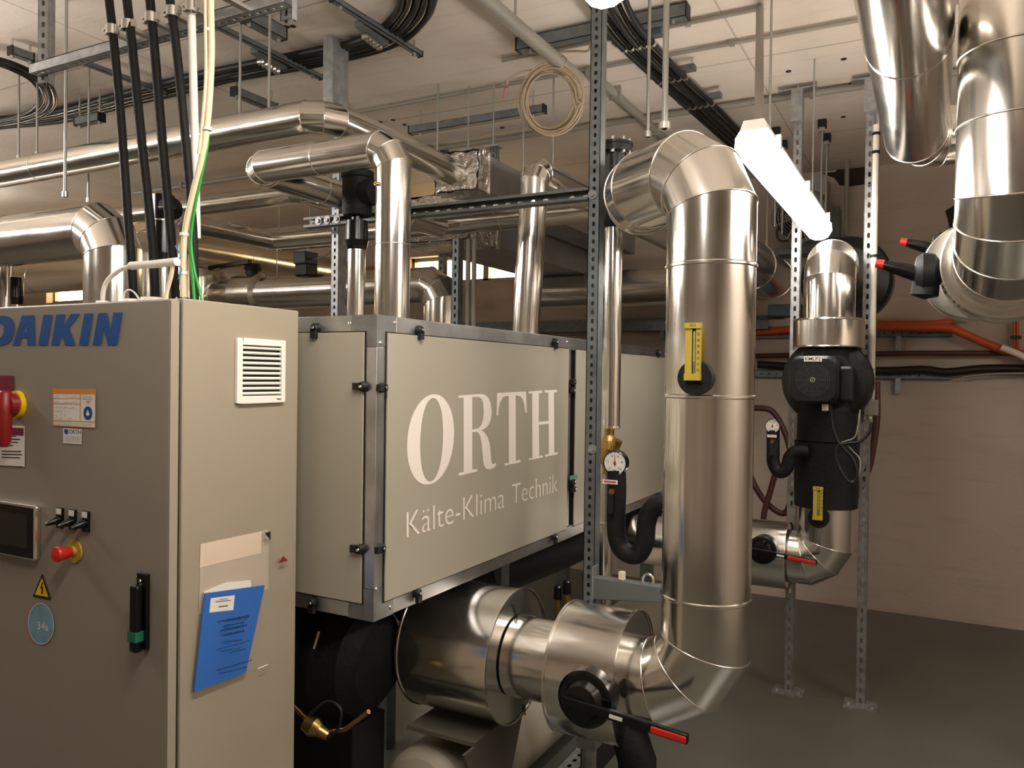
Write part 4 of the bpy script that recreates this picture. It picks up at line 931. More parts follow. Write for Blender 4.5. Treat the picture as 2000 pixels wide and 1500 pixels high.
npx = MB().box((mx_-.035, fy-.004, mz+.076), (mx_+.035, fy+.02, mz+.097)); npx.build('name_plate', m_paper, pm)
text_obj('plate_text', 'KMLP2', (mx_-.030, fy-.0045, mz+.094), (mx_+.030, fy-.0045, mz+.094), (mx_-.030, fy-.0045, mz+.080), m_ink, pm, .01)
for x, y in ((1626, 702), (1586, 702), (1654, 729), (1654, 766), (1632, 775)): MB().lathe(at(x, y, Y=QY-.078), (0, -1, 0), [(-.02, 0), (-.02, .007), (.006, .007), (.006, 0)], 6).build('flange_bolt', m_bolt, pm)
MB().box((mx_+.03, QY-.2, mz-.13), (mx_+.055, QY-.17, mz-.10)).build('cable_gland', m_white, pm, bevel=.004)
rl = pipe('insulated_pipe', 'low silver pipe under the black pump, elbow turning left behind thick pipe', 'pipe', [(QX, QY, zq(988)), (QX, QY, .705), (-1.30, QY, .705)], .118, bend=.6, m=3, seam=0)
drum('valve_cover', 'silver cover on the low rear pipe right of the thick vertical pipe', 'pipe cover', (-1.02, QY, .705), (at(1541, 1067, Y=QY).x, QY, .705), .150, .118)
ball_valve(at(1490, 1073, Y=QY-.166), .062, at(1596, 1099, Y=QY-.215), 'smaller black valve lever with red grip on the rear silver cover', .46, .85)
thermometer(at(1600, 1010, Y=QY-.121), .93, 'smaller dull yellow thermometer below the black pump')
# rear struts
for x, y, lb, fx in ((-.60, 4.0, 'slotted post in front of back wall, left of the black pump', 1550), (-.283, 4.0, 'slotted post in front of back wall, right of the black pump', 1684)):
    t = thing('slotted_post', lb, 'post', (x, y, 0))
    channel(MB(), (x, y-.02, 0), (x, y-.02, CEIL-.06), (1, 0, 0), (0, -1, 0), .041, .041, .046, .0065, .013).build('channel', m_galv, t)
    MB().box((x-.026, y-.065, CEIL-.18), (x+.026, y-.021, CEIL-.03)).build('head_sleeve', m_galv, t)
    MB().box((x-.085, y-.06, CEIL-.03), (x+.085, y+.0, CEIL-.022)).build('head_plate', m_galv, t); MB().cyl((x, y-.03, CEIL-.03), (x, y-.03, CEIL), .005, 8).build('anchor', m_bolt, t)
    MB().box((x-.07, y-.08, 0), (x+.07, y+.04, .008)).build('foot_plate', m_galv, t)
    for k in (-1, 1): MB().lathe((x+k*.05, y-.05, .008), (0, 0, 1), [(0, 0), (0, .009), (.012, .009), (.012, 0)], 6).build('foot_bolt', m_bolt, t)
t = thing('steel_tube', 'thin bright steel tube beside the right rear post', 'tube', (-.255, 3.96, .9)); MB().cyl((-.252, 3.97, 1.35), (-.252, 3.97, CEIL-.1), .009, 12).build('tube', m_galvrod, t)
cx_ = at(1707, 500, Y=3.92).x; zc_ = lambda y: at(1707, y, Y=3.92).z
t = thing('conduit', 'white plastic conduit running down to junction box at right rear post', 'conduit', (cx_, 3.92, zc_(775)))
MB().cyl((cx_, 3.92, zc_(720)), (cx_, 3.92, CEIL-.25), .013, 14).build('tube', m_white, t)
for y in (262, 298, 500): MB().lathe((cx_, 3.92, zc_(y)), (0, 0, 1), [(-.006, .013), (-.006, .017), (.006, .017), (.006, .013)], 14).build('clip', m_black, t)
MB().tube(smooth_path([(cx_, 3.92, zc_(722)), (cx_+.004, 3.92, zc_(750)), (cx_, 3.92, zc_(782))]), .006, 8).build('cable', m_pvc, t)
t = thing('junction_box', 'small grey junction box on right rear post below the conduit', 'box', (cx_, 3.92, zc_(812)))
MB().box((cx_-.028, 3.90, zc_(811)), (cx_+.028, 3.95, zc_(781))).build('box', m_pvc, t, bevel=.003)
for q in (-1, 1): MB().lathe((cx_-.006, 3.90, zc_(796)+q*.018), (0, -1, 0), [(0, .009), (.003, .008), (.003, 0)], 12).build('knockout', m_pvc, t)
MB().cyl((cx_-.005, 3.925, zc_(818)), (cx_-.005, 3.925, zc_(811)), .008, 10).build('gland', m_white, t)
# pump cables
def cable(name, label, pts, r, mt, k=6, cat='cable', group=None, **pl):
    return tag(MB().tube(smooth_path(px(pts, **pl) if pl else pts, k), r, 8).build(name, mt), label, cat, group)
cable('pump_cable', 'grey cable looping from pump motor to the small junction box', [(1622, 792), (1626, 830), (1636, 860), (1650, 878), (1668, 900), (1674, 925), (1668, 942), (1655, 938), (1640, 915), (1632, 890), (1636, 870), (1655, 866), (1680, 862), (1697, 845), (1702, 825)], .0065, m_black, Y=3.56)
cable('pump_cable', 'thin pale cable loop hanging beside the pump body', [(1680, 800), (1676, 830), (1668, 855), (1640, 866), (1632, 885), (1640, 915), (1660, 940), (1676, 930), (1680, 900), (1665, 880), (1650, 866)], .003, m_pvc, Y=3.57)
# brown hoses on the wall
cable('rubber_hose', 'dark red hose looping behind the small gauge on back wall', [(1440, 800), (1480, 797), (1510, 805), (1535, 850), (1548, 900), (1556, 940), (1545, 980), (1530, 1003), (1500, 985), (1475, 950), (1455, 900)], .017, m_brown, Y=4.7)
cable('rubber_hose', 'short dark red hose hanging left of the pump foot', [(1514, 925), (1503, 965), (1492, 1005), (1490, 1060)], .016, m_brown, Y=4.6)
cable('rubber_hose', 'dark red hose coming down behind the right rear post', [(1712, 745), (1712, 820), (1700, 900), (1690, 930), (1668, 975), (1650, 1000), (1620, 1030)], .017, m_brown, Y=4.3)

# ================================================================ ducts at top right
hx = -.083
pipe('round_duct', 'thick bright silver duct coming overhead from the viewer at top right', 'duct', [(hx, -.4, 2.45), (hx, 3.5, 2.45), (1.6, 3.5, 2.45)], .112, bend=.55, m=3, seam=1.05)
UX = at(1983, 350, Y=2.45).x
DZ = 1.86
rd = pipe('round_duct', 'big silver duct elbow at right edge with disc-shaped flange behind', 'duct', [(UX, 2.45, CEIL), (UX, 2.45, DZ), (UX, 3.05, DZ)], .138, bend=.6, m=4, seam=.22)
dd = drum('valve_cover', 'large round silver disc cover behind the duct elbow at right edge', 'pipe cover', (UX+.01, 2.86, DZ+.012), (UX+.01, 3.05, DZ+.012), .176, .138)
dd2 = drum('valve_cover', 'further round silver disc cover, higher up behind the right edge duct', 'pipe cover', (UX-.05, 3.45, DZ+.06), (UX-.05, 3.62, DZ+.06), .18, .10)
pipe('round_duct', 'hidden silver duct carrying the further disc cover at right', 'duct', [(UX-.05, 3.4, DZ+.06), (UX-.05, 5.0, DZ+.06)], .10, seam=0, beads=False)
def side_valve(px_, py_, Y, label, s=1.0):
    c = at(px_, py_, Y=Y); t = thing('lever_valve', label, 'valve', c, 'black valve heads with red tips at right')
    MB().lathe(c+V((.03*s, 0, 0)), (-1, 0, 0), [(-.12*s, 0), (-.12*s, .028*s), (0, .03*s), (.01*s, .045*s), (.035*s, .05*s), (.05*s, .04*s), (.055*s, .02*s), (.055*s, 0)], 20).build('neck', m_black, t)
    MB().lathe(c+V((-.0, 0, -.035*s)), (-.1, 0, -1), [(-.06*s, .02*s), (-.03*s, .03*s), (.02*s, .032*s), (.03*s, 0)], 14).build('knob', m_black, t)
    a, b = c+V((.0, -.01, -.01*s)), c+V((-.10*s, -.02, .025*s))
    MB().tube([a, (a+b)/2+V((0, 0, .002)), b], [.02*s, .017*s, .011*s], 12).build('lever', m_gloss, t)
    MB().tube([b+V((.008*s, -.003*s, -.002*s)), b+V((-.010*s, -.004, .003))], [.0115*s, .010*s], 12).build('grip', m_red, t, 'red tip')
for a in ((1808, 533, 2.95, 'nearer black valve head with red tip on the big disc cover', 1.35), (1838, 486, 3.53, 'further black valve head with red tip, upper one at right', 1.3)): side_valve(*a)
for k in range(6):
    a = math.radians(200+k*6); MB().lathe((UX+.01+.182*math.cos(a), 2.86, DZ+.012+.182*math.sin(a)), (0, 1, 0), [(-.006, .005), (.01, .005), (.01, 0)], 8).build('cover_latch', m_bolt, dd)

# ================================================================ back wall fittings, right
def wall_rail(x0, x1, z, label):
    t = thing('wall_rail', label, 'rail', ((x0+x1)/2, BACK-.03, z), 'perforated rails on the back wall')
    channel(MB(), (x0, BACK-.045, z), (x1, BACK-.045, z), (0, 0, 1), (0, -1, 0), .05, .041, .05, .006, .006).build('channel', m_galvd, t)
    for x in (x0+.2, (x0+x1)/2, x1-.3): MB().box((x-.015, BACK-.05, z-.12), (x+.015, BACK-.0, z-.02)).build('wall_bracket', m_galv, t)
xr = at(1860, 650, Y=BACK-.05).x
wall_rail(-1.6, xr, at(1780, 650, Y=BACK-.05).z, 'upper perforated rail on back wall under the orange cables')
wall_rail(-1.6, xr+.0, at(1780, 733, Y=BACK-.05).z, 'lower perforated rail on back wall')
WY = BACK-.08
cable('orange_cable', 'orange cable bundle lying on the upper rail, rising to the right disc', [(1380, 652), (1480, 648), (1600, 640), (1720, 634), (1800, 634), (1850, 630), (1885, 615), (1905, 600)], .027, m_orange, Y=WY)
cable('orange_cable', 'orange cable bundle sagging to the right edge below duct', [(1700, 637), (1800, 640), (1850, 640), (1890, 655), (1950, 680), (2010, 694), (2080, 700)], .026, m_orange, Y=WY-.06)
cable('white_hose', 'pale hose end below the orange cable at the right edge', [(1955, 678), (1985, 690), (2020, 705), (2080, 716)], .02, m_letter, Y=WY-.09)
cable('wall_pipe', 'dark brown pipe along back wall between the two rails', [(1380, 697), (1600, 693), (1800, 690), (2080, 690)], .017, m_brown, k=2, Y=WY, cat='pipe')
cable('cable_bundle', 'black cable bundle on the lower rail at right', [(1480, 712), (1700, 724), (1800, 722), (1850, 727), (1930, 720), (2080, 722)], .026, m_black, Y=WY)
cable('grey_cable', 'thin pale cable trailing from the lower rail to right edge', [(1880, 737), (1930, 731), (2000, 729), (2080, 728)], .007, m_pvc, Y=WY-.03)
t = thing('wall_pipe', 'thin copper pipe pair hanging from the disc cover at right edge', 'pipe', at(1984, 690, Y=WY))
for x in (1981, 1987): MB().tube(px([(x, 600), (x, 690)], Y=WY), .008, 8).build('tube', m_orange, t)
MB().box(at(1974, 662, Y=WY-.02), at(1994, 656, Y=WY+.02)).build('clip', m_black, t)
# axial fan and plates on the back wall
FY = 4.95; fc = at(1561, 421, Y=FY); fr = .155
t = thing('axial_fan', 'round axial fan with wire grille behind the lamp end', 'fan', fc)
d_ = V((-.25, -1, -.1)).normalized(); u_, v_ = frame_of(d_)
MB().lathe(fc, d_, [(-.12, fr*.93), (-.12, fr), (0, fr), (.006, fr*1.06), (.012, fr*1.06), (.012, fr*.9), (-.12, fr*.9)], 48).build('casing', m_galvd, t)
MB().lathe(fc-d_*.115, d_, [(0, 0), (0, fr*.9)], 40).build('back_disc', m_black, t)
for k in range(2, 10): MB().tube([fc+d_*.014+(u_*math.cos(a)+v_*math.sin(a))*fr*.1*k for a in [2*math.pi*i/36 for i in range(36)]], .0016, 5, closed=True).build('grille_ring', m_galvrod, t)
for k in range(4):
    a = math.pi*k/4+.3; e_ = u_*math.cos(a)+v_*math.sin(a); MB().tube([fc+d_*.016-e_*fr, fc+d_*.016+e_*fr], .0028, 6).build('grille_stay', m_galvrod, t)
MB().lathe(fc-d_*.05, d_, [(-.03, 0), (-.03, fr*.3), (.02, fr*.28), (.02, 0)], 20).build('hub', m_galvd, t)
for k in range(5):
    a = 2*math.pi*k/5; e_ = u_*math.cos(a)+v_*math.sin(a); g_ = d_.cross(e_)
    MB().hexa(fc-d_*.045+e_*fr*.56, (e_, g_+d_*.5, d_-g_*.5), (fr*.28, fr*.17, .003)).build('blade', m_galv, t)
MB().tube(smooth_path(px([(1521, 443), (1517, 458), (1524, 470), (1540, 470)], Y=FY)), .006, 8).build('cable', m_black, t)
hk = fc+V((0, .06, fr)); MB().cyl(hk, (hk.x, hk.y, CEIL), .003, 6).build('chain', m_galvrod, t)
p = px([(1536, 350), (1613, 346), (1608, 392), (1540, 400)], Y=BACK-.25)
t = thing('sheet_box', 'pale sheet-metal box on back wall just above the axial fan', 'box', p[3]); MB().poly(p, th=(0, .24, 0)).build('casing', m_sheet, t)
p0, p1 = at(1612, 407, Y=BACK-.1), at(1640, 465, Y=BACK-.1)
t = thing('control_box', 'grey metal box with conduit on back wall right of the axial fan', 'box', (p0.x, BACK-.1, p1.z))
MB().box((p0.x, BACK-.14, p1.z), (p1.x, BACK-.001, p0.z)).build('box', m_galvd, t, bevel=.004); MB().box((p0.x-.07, BACK-.17, p1.z-.06), (p0.x-.03, BACK-.13, p0.z+.05)).build('bracket', m_galvd, t)
MB().box((p0.x-.3, BACK-.2, p1.z-.10), (p1.x-.05, BACK-.001, p1.z-.055)).build('mounting_rail', m_galvd, t)
# black disc valve behind pump pipe
c = at(1672, 545, Y=4.55)
t = thing('fan_housing', 'large dark round housing behind the pipe above the pump', 'fan', c)
MB().lathe((c.x-.06, 4.62, c.z), (-.2, -1, 0), [(-.12, 0), (-.12, .22), (0, .24), (.03, .23), (.05, .18), (.05, 0)], 40).build('shell', m_blackm, t)
MB().box((c.x-.10, 4.55, c.z-.55), (c.x+.06, 4.68, c.z-.1)).build('foot', m_blackm, t)
c = at(1525, 590, Y=4.9)
t = thing('actuator_box', 'dark box-shaped actuator left of the pump pipe near wall', 'actuator', c)
MB().box((c.x-.06, 4.82, c.z-.09), (c.x+.13, 4.98, c.z-.02)).build('box', m_actuator, t, bevel=.006); MB().box((c.x-.3, 4.88, c.z-.10), (c.x+.02, 4.93, c.z-.08)).build('arm', m_black, t)

# ================================================================ ceiling conduits, rails, rods
def conduit(label, pts, r=.011, mt=None, clips=True, name='ceiling_conduit', cat='conduit'):
    pts = [V(p) for p in pts]; t = thing(name, label, cat, pts[0]); MB().tube(pts, r, 12).build('tube', mt or m_pvc, t)
    if clips:
        L = (pts[1]-pts[0]).length; k = max(2, int(L/1.0)); d = (pts[1]-pts[0]).normalized()
        for i in range(k):
            q = pts[0]+d*L*(i+.5)/k; s_ = V((r*2.2, r*2.2, 0)) if False else None
            MB().hexa((q.x, q.y, (q.z+CEIL)/2), (d, d.cross(V((0, 0, 1))), (0, 0, 1)), (.010, r*1.35, (CEIL-q.z)/2+r*1.2)).build('clip', mt or m_pvc, t)
    return t
def cy(x, y, z): return at(x, y, Z=z)
c3 = cy(1400, 90, 2.885).y
conduit('grey conduit clipped along ceiling, second from the viewer', [(-4.5, c3, 2.885), (1.9, c3, 2.885)], .009)
c2 = cy(1400, 33, 2.885).y
e2 = at(1484, 24, Y=c2).x
conduit('nearest grey conduit on ceiling ending above the glowing lamp behind thick elbow', [(-1.7, c2, 2.885), (e2, c2, 2.885)], .010)
conduit('grey pipe dropping from ceiling to near end of the glowing lamp', [(e2, c2, 2.89), (-.49, 2.50, 2.265)], .014, clips=False, name='drop_pipe', cat='pipe')
c4 = cy(1400, 208, 2.88).y
conduit('thick conduit along ceiling, farthest one near back wall', [(-5.5, c4, 2.875), (2.2, c4, 2.875)], .016)
a, b = cy(930, -8, 2.80), cy(1137, 152, 2.80); gx = (a.x+b.x)/2
g = thing('ceiling_pipe', 'grey capped pipe under ceiling that the wire coil hangs from', 'pipe', (gx, b.y, 2.8)); MB().cyl((gx, .6, 2.80), (gx, b.y, 2.80), .027, 20).build('tube', m_pvc, g)
MB().cyl((gx, b.y, 2.80), (gx, b.y+.012, 2.80), .019, 16).build('end_plug', m_black, g)
for yy in (1.4, 2.6): MB().cyl((gx, yy, 2.82), (gx, yy, CEIL), .005, 8).build('hanger', m_galvrod, g)
conduit('thinner grey pipe continuing beyond wire coil toward back wall', [(gx+.01, b.y+.1, 2.862), (gx+.01, 4.55, 2.862)], .021, clips=True, name='ceiling_pipe', cat='pipe')
wx = cy(1290, 105, 2.87).x
conduit('white conduit on ceiling beside the black cable row at right', [(wx, 1.6, 2.872), (wx, 3.9, 2.872)], .012, m_letter)
for px_, py_, yy in ():
    pass
def crail(pa, pb, Z, label, w_=.041, axis=None, rods=()):
    a, b = at(*pa, Z=Z), at(*pb, Z=Z)
    if axis == 'x': b.y = a.y = (a.y+b.y)/2
    if axis == 'y': b.x = a.x = (a.x+b.x)/2
    t = thing('mounting_rail', label, 'rail', (a+b)/2, 'steel mounting rails under the ceiling'); d = (b-a).normalized(); s_ = d.cross(V((0, 0, 1)))
    channel(MB(), a, b, s_, (0, 0, -1), w_, w_, slots=False).build('channel', m_galvd, t)
    for e_ in (a, b): MB().hexa((e_.x, e_.y, e_.z+w_/2), (d, s_, (0, 0, 1)), (.003, w_/2+.002, w_/2+.002)).build('end_cap', m_black, t)
    L = (b-a).length; mids = [a+d*L*.08, b-d*L*.08]
    for m_ in mids:
        MB().lathe((m_.x, m_.y, Z-.012), (0, 0, 1), [(0, 0), (0, .009), (.012, .009), (.012, 0)], 6).build('rail_bolt', m_bolt, t)
        if CEIL-(Z+w_) > .005: MB().cyl((m_.x, m_.y, Z+w_), (m_.x, m_.y, CEIL), .005, 8).build('stud', m_bolt, t)
    return t
crail((1010, 100), (1345, 38), 2.84, 'long rail crossing behind slotted post near the wire coil', .05, 'x')
crail((800, 262), (1065, 222), 2.78, 'rail low under ceiling left of the wire coil', .04, 'x')
crail((452, 187), (540, 218), 2.80, 'short rail above the long high silver pipe', .04, 'y')
crail((473, 45), (558, 78), 2.83, 'short rail near top edge right of the cream cable', .05, 'y')
crail((148, 246), (202, 238), 2.74, 'small dark rail at left above the long silver pipe', .04, 'x')
crail((22, 106), (60, 122), 2.83, 'tiny rail at far top left corner', .035, 'y')
crail((652, 2), (818, 112), 2.845, 'rail carrying the curved black cable bundle at top', .022, 'y')
crail((400, 35), (616, 158), 2.845, 'rail carrying cable bundle right of the cream cable', .022, 'y')
crail((150, 112), (310, 190), 2.845, 'rail carrying black cable bundle behind the vertical cables', .022, 'y')
# threaded rods
def rod(x, y0, y1, Y, label, r=.0045):
    zt = CEIL; xx = at(x, y1, Y=Y).x; zb = at(x, y1, Y=Y).z
    t = thing('threaded_rod', label, 'rod', (xx, Y, zb), 'hanging threaded rods'); MB().cyl((xx, Y, zb), (xx, Y, zt), r, 8).build('rod', m_galvrod, t)
    MB().lathe((xx, Y, zb), (0, 0, 1), [(0, 0), (0, r*2), (.02, r*2), (.02, 0)], 6).build('nut', m_bolt, t)
rod(127, 0, 385, 1.86, 'rod hanging left of the vertical black cables, nearest', .006)
rod(72, 0, 305, 2.2, 'rod holding left end of the long high silver pipe', .005)
rod(36, 0, 312, 2.2, 'rod at far left edge above the long silver pipe', .005)
rod(468, 0, 243, 2.2, 'rod down to long silver pipe right of the cream cable', .005)
rod(525, 0, 236, 2.2, 'second rod down to long silver pipe, near its elbow', .005)
rod(172, 0, 395, 2.3, 'rod down to the wide pipe at left edge', .005)
rod(1021, 0, 345, 3.3, 'rod left of the wire coil', .005)
rod(1079, 0, 330, 3.35, 'rod through middle of the wire coil', .005)
rod(1265, 0, 268, 2.62, 'thin rod in front of black cable row, above the thick elbow', .006)
rod(1298, 0, 252, 2.40, 'thicker rod ending on the thick foreground pipe elbow', .010)
rod(854, 0, 305, 3.2, 'rod hanging to the upper duct', .005)
for x, y0, Yp, lb in ((1516, 260, 4.9, 'lower left'), (1530, 285, 5.3, 'low dark left'), (1606, 245, 4.7, 'upper middle'), (1615, 272, 5.1, 'lower middle')):
    p = at(x, y0, Z=CEIL-.03)
    t = thing('rod_hanger', lb+' of the four black ceiling clamps with thin rods between the rear posts', 'hanger', (p.x, p.y, 2.3), 'ceiling clamps with thin rods')
    MB().box((p.x-.022, p.y-.02, CEIL-.045), (p.x+.022, p.y+.02, CEIL)).build('clamp', m_black, t, bevel=.003)
    MB().box((p.x-.014, p.y-.024, CEIL-.065), (p.x+.014, p.y+.01, CEIL-.045)).build('nut_plate', m_bolt, t)
    MB().cyl((p.x, p.y, 2.35), (p.x, p.y, CEIL-.05), .006, 8).build('rod', m_galvrod, t)
for x, y1, yb, Yp, r_, lb in ((1655, 250, 600, 5.45, .014, 'grey pipe from ceiling down back wall between the rear posts'), (1500, 222, 480, 4.8, .010, 'thin steel tube from ceiling left of the left rear post')):
    xx = at(x, 300, Y=Yp).x; t = thing('drop_pipe', lb, 'pipe', (xx, Yp, 1.6)); MB().cyl((xx, Yp, at(x, yb, Y=Yp).z), (xx, Yp, CEIL), r_, 10).build('tube', m_pvc, t)
# black cables in bundles
def bundle(pts, Z, n, sp, r, name, lab, group):
    base = smooth_path(px(pts, Z=Z), 6)
    for k in range(n):
        out = []
        for i, p in enumerate(base):
            d = (base[min(i+1, len(base)-1)]-base[max(i-1, 0)]).normalized(); s_ = d.cross(V((0, 0, 1)))
            out.append(p+s_*((k-(n-1)/2)*sp)+V((0, 0, .002*math.sin(i*.5+k*2))))
        tag(MB().tube(out, r, 10).build(name, m_gloss if k % 2 else m_black), ('leftmost', 'second from left', 'middle', 'second from right', 'rightmost')[k if n == 5 else (0, 1, 3, 4)[k]]+' '+lab, 'cable', group)
bundle([(-60, 248), (0, 240), (120, 226), (250, 192), (350, 168), (450, 144), (600, 116), (700, 95), (765, 68), (800, 35), (815, 0), (818, -60)], 2.872, 5, .029, .0145, 'black_cable', 'black cable in the bundle curving across ceiling to the top edge', 'black cables of the long curved bundle')
bundle([(1172, -40), (1200, 30), (1240, 85), (1308, 152), (1366, 206), (1425, 262), (1480, 310)], 2.82, 5, .030, .0115, 'black_cable', 'black cable in the row running back beside the glowing lamp', 'black cables of the clamped row at right')
bundle([(-40, 112), (20, 128), (60, 146), (86, 170), (92, 200), (70, 222), (20, 236), (-40, 246)], 2.83, 4, .022, .010, 'black_cable', 'black cable looping at the upper left corner under ceiling', 'black looped cables at upper left')
def saddle(pa, Z, n, sp, label, along):
    c = at(*pa, Z=Z); t = thing('cable_clamp', label, 'clamp', c, 'cable clamps under the ceiling'); d = V(along).normalized(); s_ = d.cross(V((0, 0, 1)))
    MB().hexa(c+V((0, 0, .034)), (s_, d, (0, 0, 1)), (n*sp/2+.03, .02, .012)).build('rail', m_galvd, t)
    for k in range(n):
        q = c+s_*((k-(n-1)/2)*sp); MB().lathe(q-d*.009, d, [(0, sp*.44), (0, sp*.5), (.018, sp*.5), (.018, sp*.44)], 16).build('clamp_ring', m_bolt, t)
    for s in (-1, 1): MB().cyl(c+s_*s*(n*sp/2+.02)+V((0, 0, .045)), V(((c+s_*s*(n*sp/2+.02)).x, (c+s_*s*(n*sp/2+.02)).y, CEIL)), .005, 8).build('stud', m_bolt, t)
for p, lb in (((1246, 90), 'clamp nearest the slotted post'), ((1312, 155), 'middle clamp'), ((1366, 206), 'clamp farthest back')): saddle(p, 2.82, 5, .030, lb+' on the row of black cables at right', (.05, 1, 0))
for p, lb in (((727, 82), 'clamp left of the cable bend near the top edge'), ((525, 130), 'clamp above the long high pipe')): saddle(p, 2.82, 5, .0265, lb+' on the curved black bundle', (1, .12, 0))

# wire coil
cc = at(1075, 196, Y=3.0); dv = (cc-CAM).normalized(); ru = V((0, 0, 1)); rr_ = dv.cross(ru).normalized(); ruv = rr_.cross(dv)
random.seed(5)
pts = []
for k in range(11):
    R0 = .118+random.uniform(-.017, .014); ox, oz_ = random.uniform(-.008, .008), random.uniform(-.008, .008); ph = random.uniform(0, 6)
    for i in range(28):
        a = 2*math.pi*i/28; f_ = i/28
        pts.append(cc+rr_*(ox+R0*math.cos(a)*(1+.05*math.sin(2*a+ph)))+ruv*(oz_+R0*1.08*math.sin(a))+dv*(.012*math.sin(a*2+ph)+.003*k))
wc = thing('wire_coil', 'coil of pale cable hanging from the grey ceiling pipe', 'cable coil', cc)
MB().tube(pts, .0042, 7).build('cable', m_cream2 if 'm_cream2' in globals() else M('aged_cable', 'a8957a', .55), wc)
MB().tube(smooth_path([cc+rr_*-.03+ruv*.115, (gx-.02, cc.y, 2.81), (gx, cc.y, 2.832), (gx+.03, cc.y, 2.80), cc+rr_*.03+ruv*.118]), .0042, 7).build('hanging_loop', bpy.data.materials['aged_cable'], wc)
MB().tube(smooth_path([cc+rr_*-.02+ruv*.12, cc+rr_*-.10+ruv*.115, cc+rr_*-.165+ruv*.09, cc+rr_*-.185+ruv*.06]), .004, 7).build('loose_end', bpy.data.materials['aged_cable'], wc)
MB().tube(smooth_path([cc+rr_*-.185+ruv*.062, cc+rr_*-.195+ruv*.03, cc+rr_*-.20+ruv*.00]), .002, 6).build('bare_wire', m_red, wc, 'red wire end')
cable('pale_cable', 'loose pale cable draped from the long rail behind the slotted post', [(1000, 105), (1060, 103), (1120, 100), (1150, 98), (1148, 70), (1140, 50), (1150, 20), (1120, -10)], .005, bpy.data.materials['aged_cable'], Y=3.0)

# ================================================================ vertical cables into the cabinet
CY = 1.44
for L, r, lb in (([(207, -60), (213, 0), (222, 80), (236, 230), (248, 400), (254, 480), (261, 590)], .0118, 'leftmost of the four thick black cables dropping to cabinet roof'),
                 ([(243, -60), (248, 0), (258, 90), (276, 270), (292, 420), (299, 500), (303, 590)], .0122, 'second from left of four thick black cables dropping to cabinet'),
                 ([(290, -60), (293, 0), (302, 100), (318, 290), (330, 420), (337, 500), (343, 590)], .0122, 'third from left of four thick black cables dropping to cabinet'),
                 ([(328, -60), (332, 0), (345, 100), (362, 270), (373, 400), (378, 480), (380, 592)], .0115, 'rightmost of four thick black cables, beside the white conduit')):
    tag(MB().tube(smooth_path(px(L, Y=CY), 5), r, 16).build('black_cable', m_foam), lb, 'cable', 'thick black cables into the cabinet')
t = thing('conduit', 'white plastic conduit dropping beside the thick black cables', 'conduit', at(381, 466, Y=CY+.02))
MB().tube(px([(372, -60), (374, 30), (380, 250), (384, 466)], Y=CY+.02), .0105, 18).build('tube', m_white, t)
MB().tube(smooth_path(px([(380, 462), (376, 480), (368, 530), (364, 590)], Y=CY+.02)), .0055, 10).build('cable', m_cream, t)
t = thing('cream_cable', 'thick cream cable with ties curving down to the cabinet roof', 'cable', at(357, 590, Y=CY-.05))
P1 = smooth_path(px([(411, -60), (412, 30), (413, 110), (407, 220), (396, 300), (379, 370), (362, 450), (358, 520), (358, 592)], Y=CY-.05), 5)
MB().tube(P1, .0082, 14).build('cable', m_cream, t)
MB().tube(smooth_path(px([(400, -60), (401, 30), (402, 150), (394, 250), (388, 300)], Y=CY-.06), 5), .004, 8).build('thin_core', m_cream, t)
for x, y in ((409, 60), (405, 252), (360, 458), (357, 533)):
    p = at(x, y, Y=CY-.05); MB().lathe(p-V((0, 0, .004)), (0, 0, 1), [(0, .009), (0, .0115), (.008, .0115), (.008, .009)], 16).build('cable_tie', m_letter, t)
cable('green_wire', 'green earth wire with left end beside cream cable', [(407, 262), (402, 300), (388, 350), (376, 420), (372, 490), (376, 540), (380, 590)], .0042, m_green, Y=CY-.03)
cable('green_wire', 'green earth wire ending further right on the cabinet roof', [(404, 290), (394, 340), (380, 410), (373, 470), (379, 525), (388, 560), (395, 592)], .0036, m_green, Y=CY-.045)
t = thing('cable_joint', 'thick white cable sleeve bending down onto left part of cabinet roof', 'cable', at(200, 585, Y=1.33))
MB().tube(px([(256, 519), (300, 516), (346, 511)], Y=1.36), .0105, 16).build('sleeve', m_white, t, bevel=0)
MB().tube(smooth_path(px([(258, 519), (235, 527), (213, 545), (203, 565), (200, 592)], Y=1.36)), .0062, 12).build('cable', m_white, t)
MB().tube(smooth_path(px([(338, 515), (334, 540), (326, 570), (324, 592)], Y=1.36)), .0055, 12).build('cable', m_cream, t)
cable('looped_string', 'thin white cord arching between fittings on cabinet roof', [(241, 588), (243, 572), (252, 566), (263, 572), (272, 585)], .0022, m_white, Y=1.35)
cable('tied_string', 'thin blue cord tied round the cream cable above cabinet', [(343, 480), (352, 500), (344, 515), (354, 525), (349, 545)], .0018, M('blue_cord', '3b86b5', .5), Y=1.38)
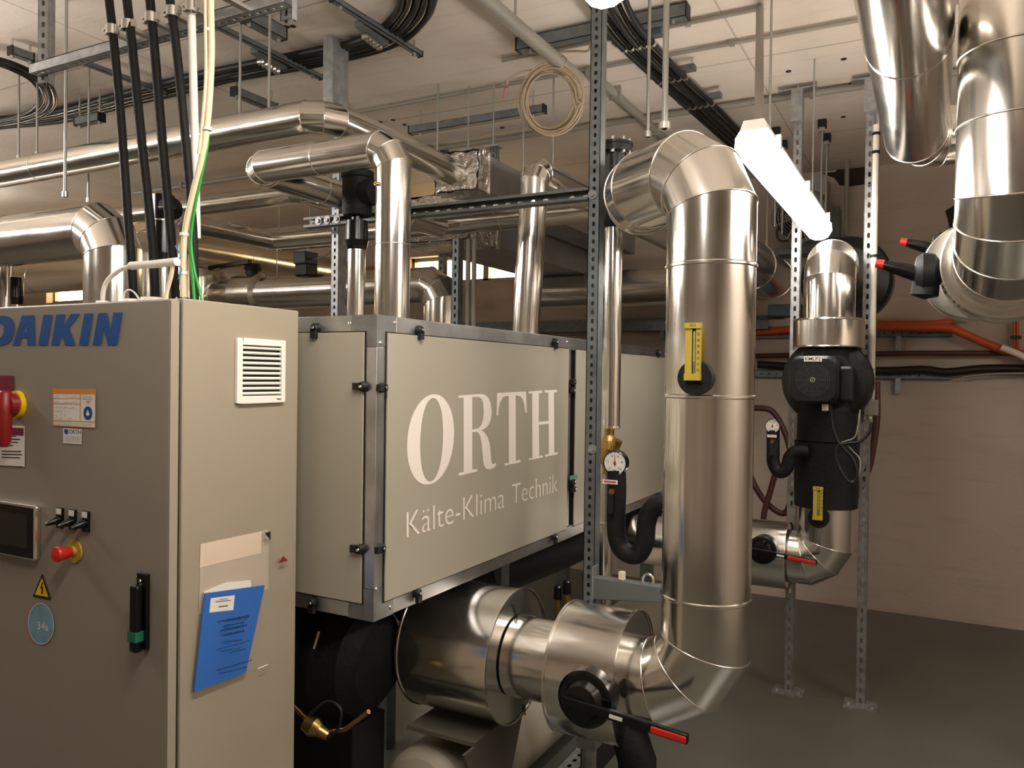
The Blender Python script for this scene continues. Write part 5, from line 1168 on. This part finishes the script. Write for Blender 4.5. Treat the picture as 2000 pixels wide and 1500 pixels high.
# rail with clamps high on the left
RYY = 1.50; ra, rb = at(52, 128, Y=RYY), at(548, 18, Y=RYY); rz = (ra.z+rb.z)/2
t = thing('clamp_rail', 'slotted steel rail crossing behind the clamps of the vertical cables', 'rail', (ra.x, RYY, rz))
channel(MB(), (ra.x, RYY+.025, rz), (rb.x, RYY+.025, rz), (0, 1, 0), (0, 0, -1), .035, .03, pitch=.028, hw=.006, hl=.009).build('channel', m_galv, t)
for i, (x, r, w_, lb) in enumerate(((219, .015, 0, 'first black cable'), (250, .016, 0, 'second black cable'), (296, .016, 0, 'third black cable'), (337, .015, 0, 'fourth black cable'), (374, .014, 0, 'white conduit'), (411, .013, 0, 'cream cable'))):
    c = at(x, 60-(x-230)*.16, Y=CY if i < 5 else CY-.05); c.z = rz+.014
    t = thing('cable_clamp', 'shiny metal clamp round the '+lb+' on the slotted rail', 'clamp', c, 'metal clamps on the slotted rail')
    MB().lathe(c-V((0, 0, .014)), (0, 0, 1), [(0, r-.002), (0, r+.002), (.026, r+.002), (.026, r-.002)], 20).build('band', m_bolt, t)
    MB().box((c.x-r-.014, c.y-.006, c.z-.010), (c.x-r, c.y+.006, c.z+.010)).build('lug', m_bolt, t); MB().box((c.x+r, c.y-.006, c.z-.010), (c.x+r+.012, c.y+.006, c.z+.010)).build('lug', m_bolt, t)
    MB().cyl((c.x-r-.008, c.y-.012, c.z), (c.x-r-.008, c.y+.012, c.z), .004, 8).build('screw', m_bolt, t)
    MB().box((c.x-.01, c.y+r, c.z-.012), (c.x+.01, RYY+.045, c.z-.002)).build('stem', m_bolt, t)
sx = at(87, 80, Y=RYY+.05).x
t = thing('slotted_post', 'pale slotted hanger strut at upper left holding the clamp rail', 'post', (sx, RYY+.06, rz))
channel(MB(), (sx, RYY+.045, rz-.02), (sx, RYY+.045, CEIL), (1, .35, 0), (.35, -1, 0), .038, .03, .034, .006, .009).build('channel', m_galv, t)
bx2 = at(520, 15, Y=RYY).x
t = thing('hanger_bracket', 'bright slotted angle bracket at top edge on right end of rail', 'bracket', (bx2, RYY+.05, rz))
channel(MB(), (bx2, RYY+.07, rz-.01), (bx2, RYY+.07, CEIL), (1, 0, 0), (0, -1, 0), .041, .02, .034, .006, .010).build('channel', m_galv, t)
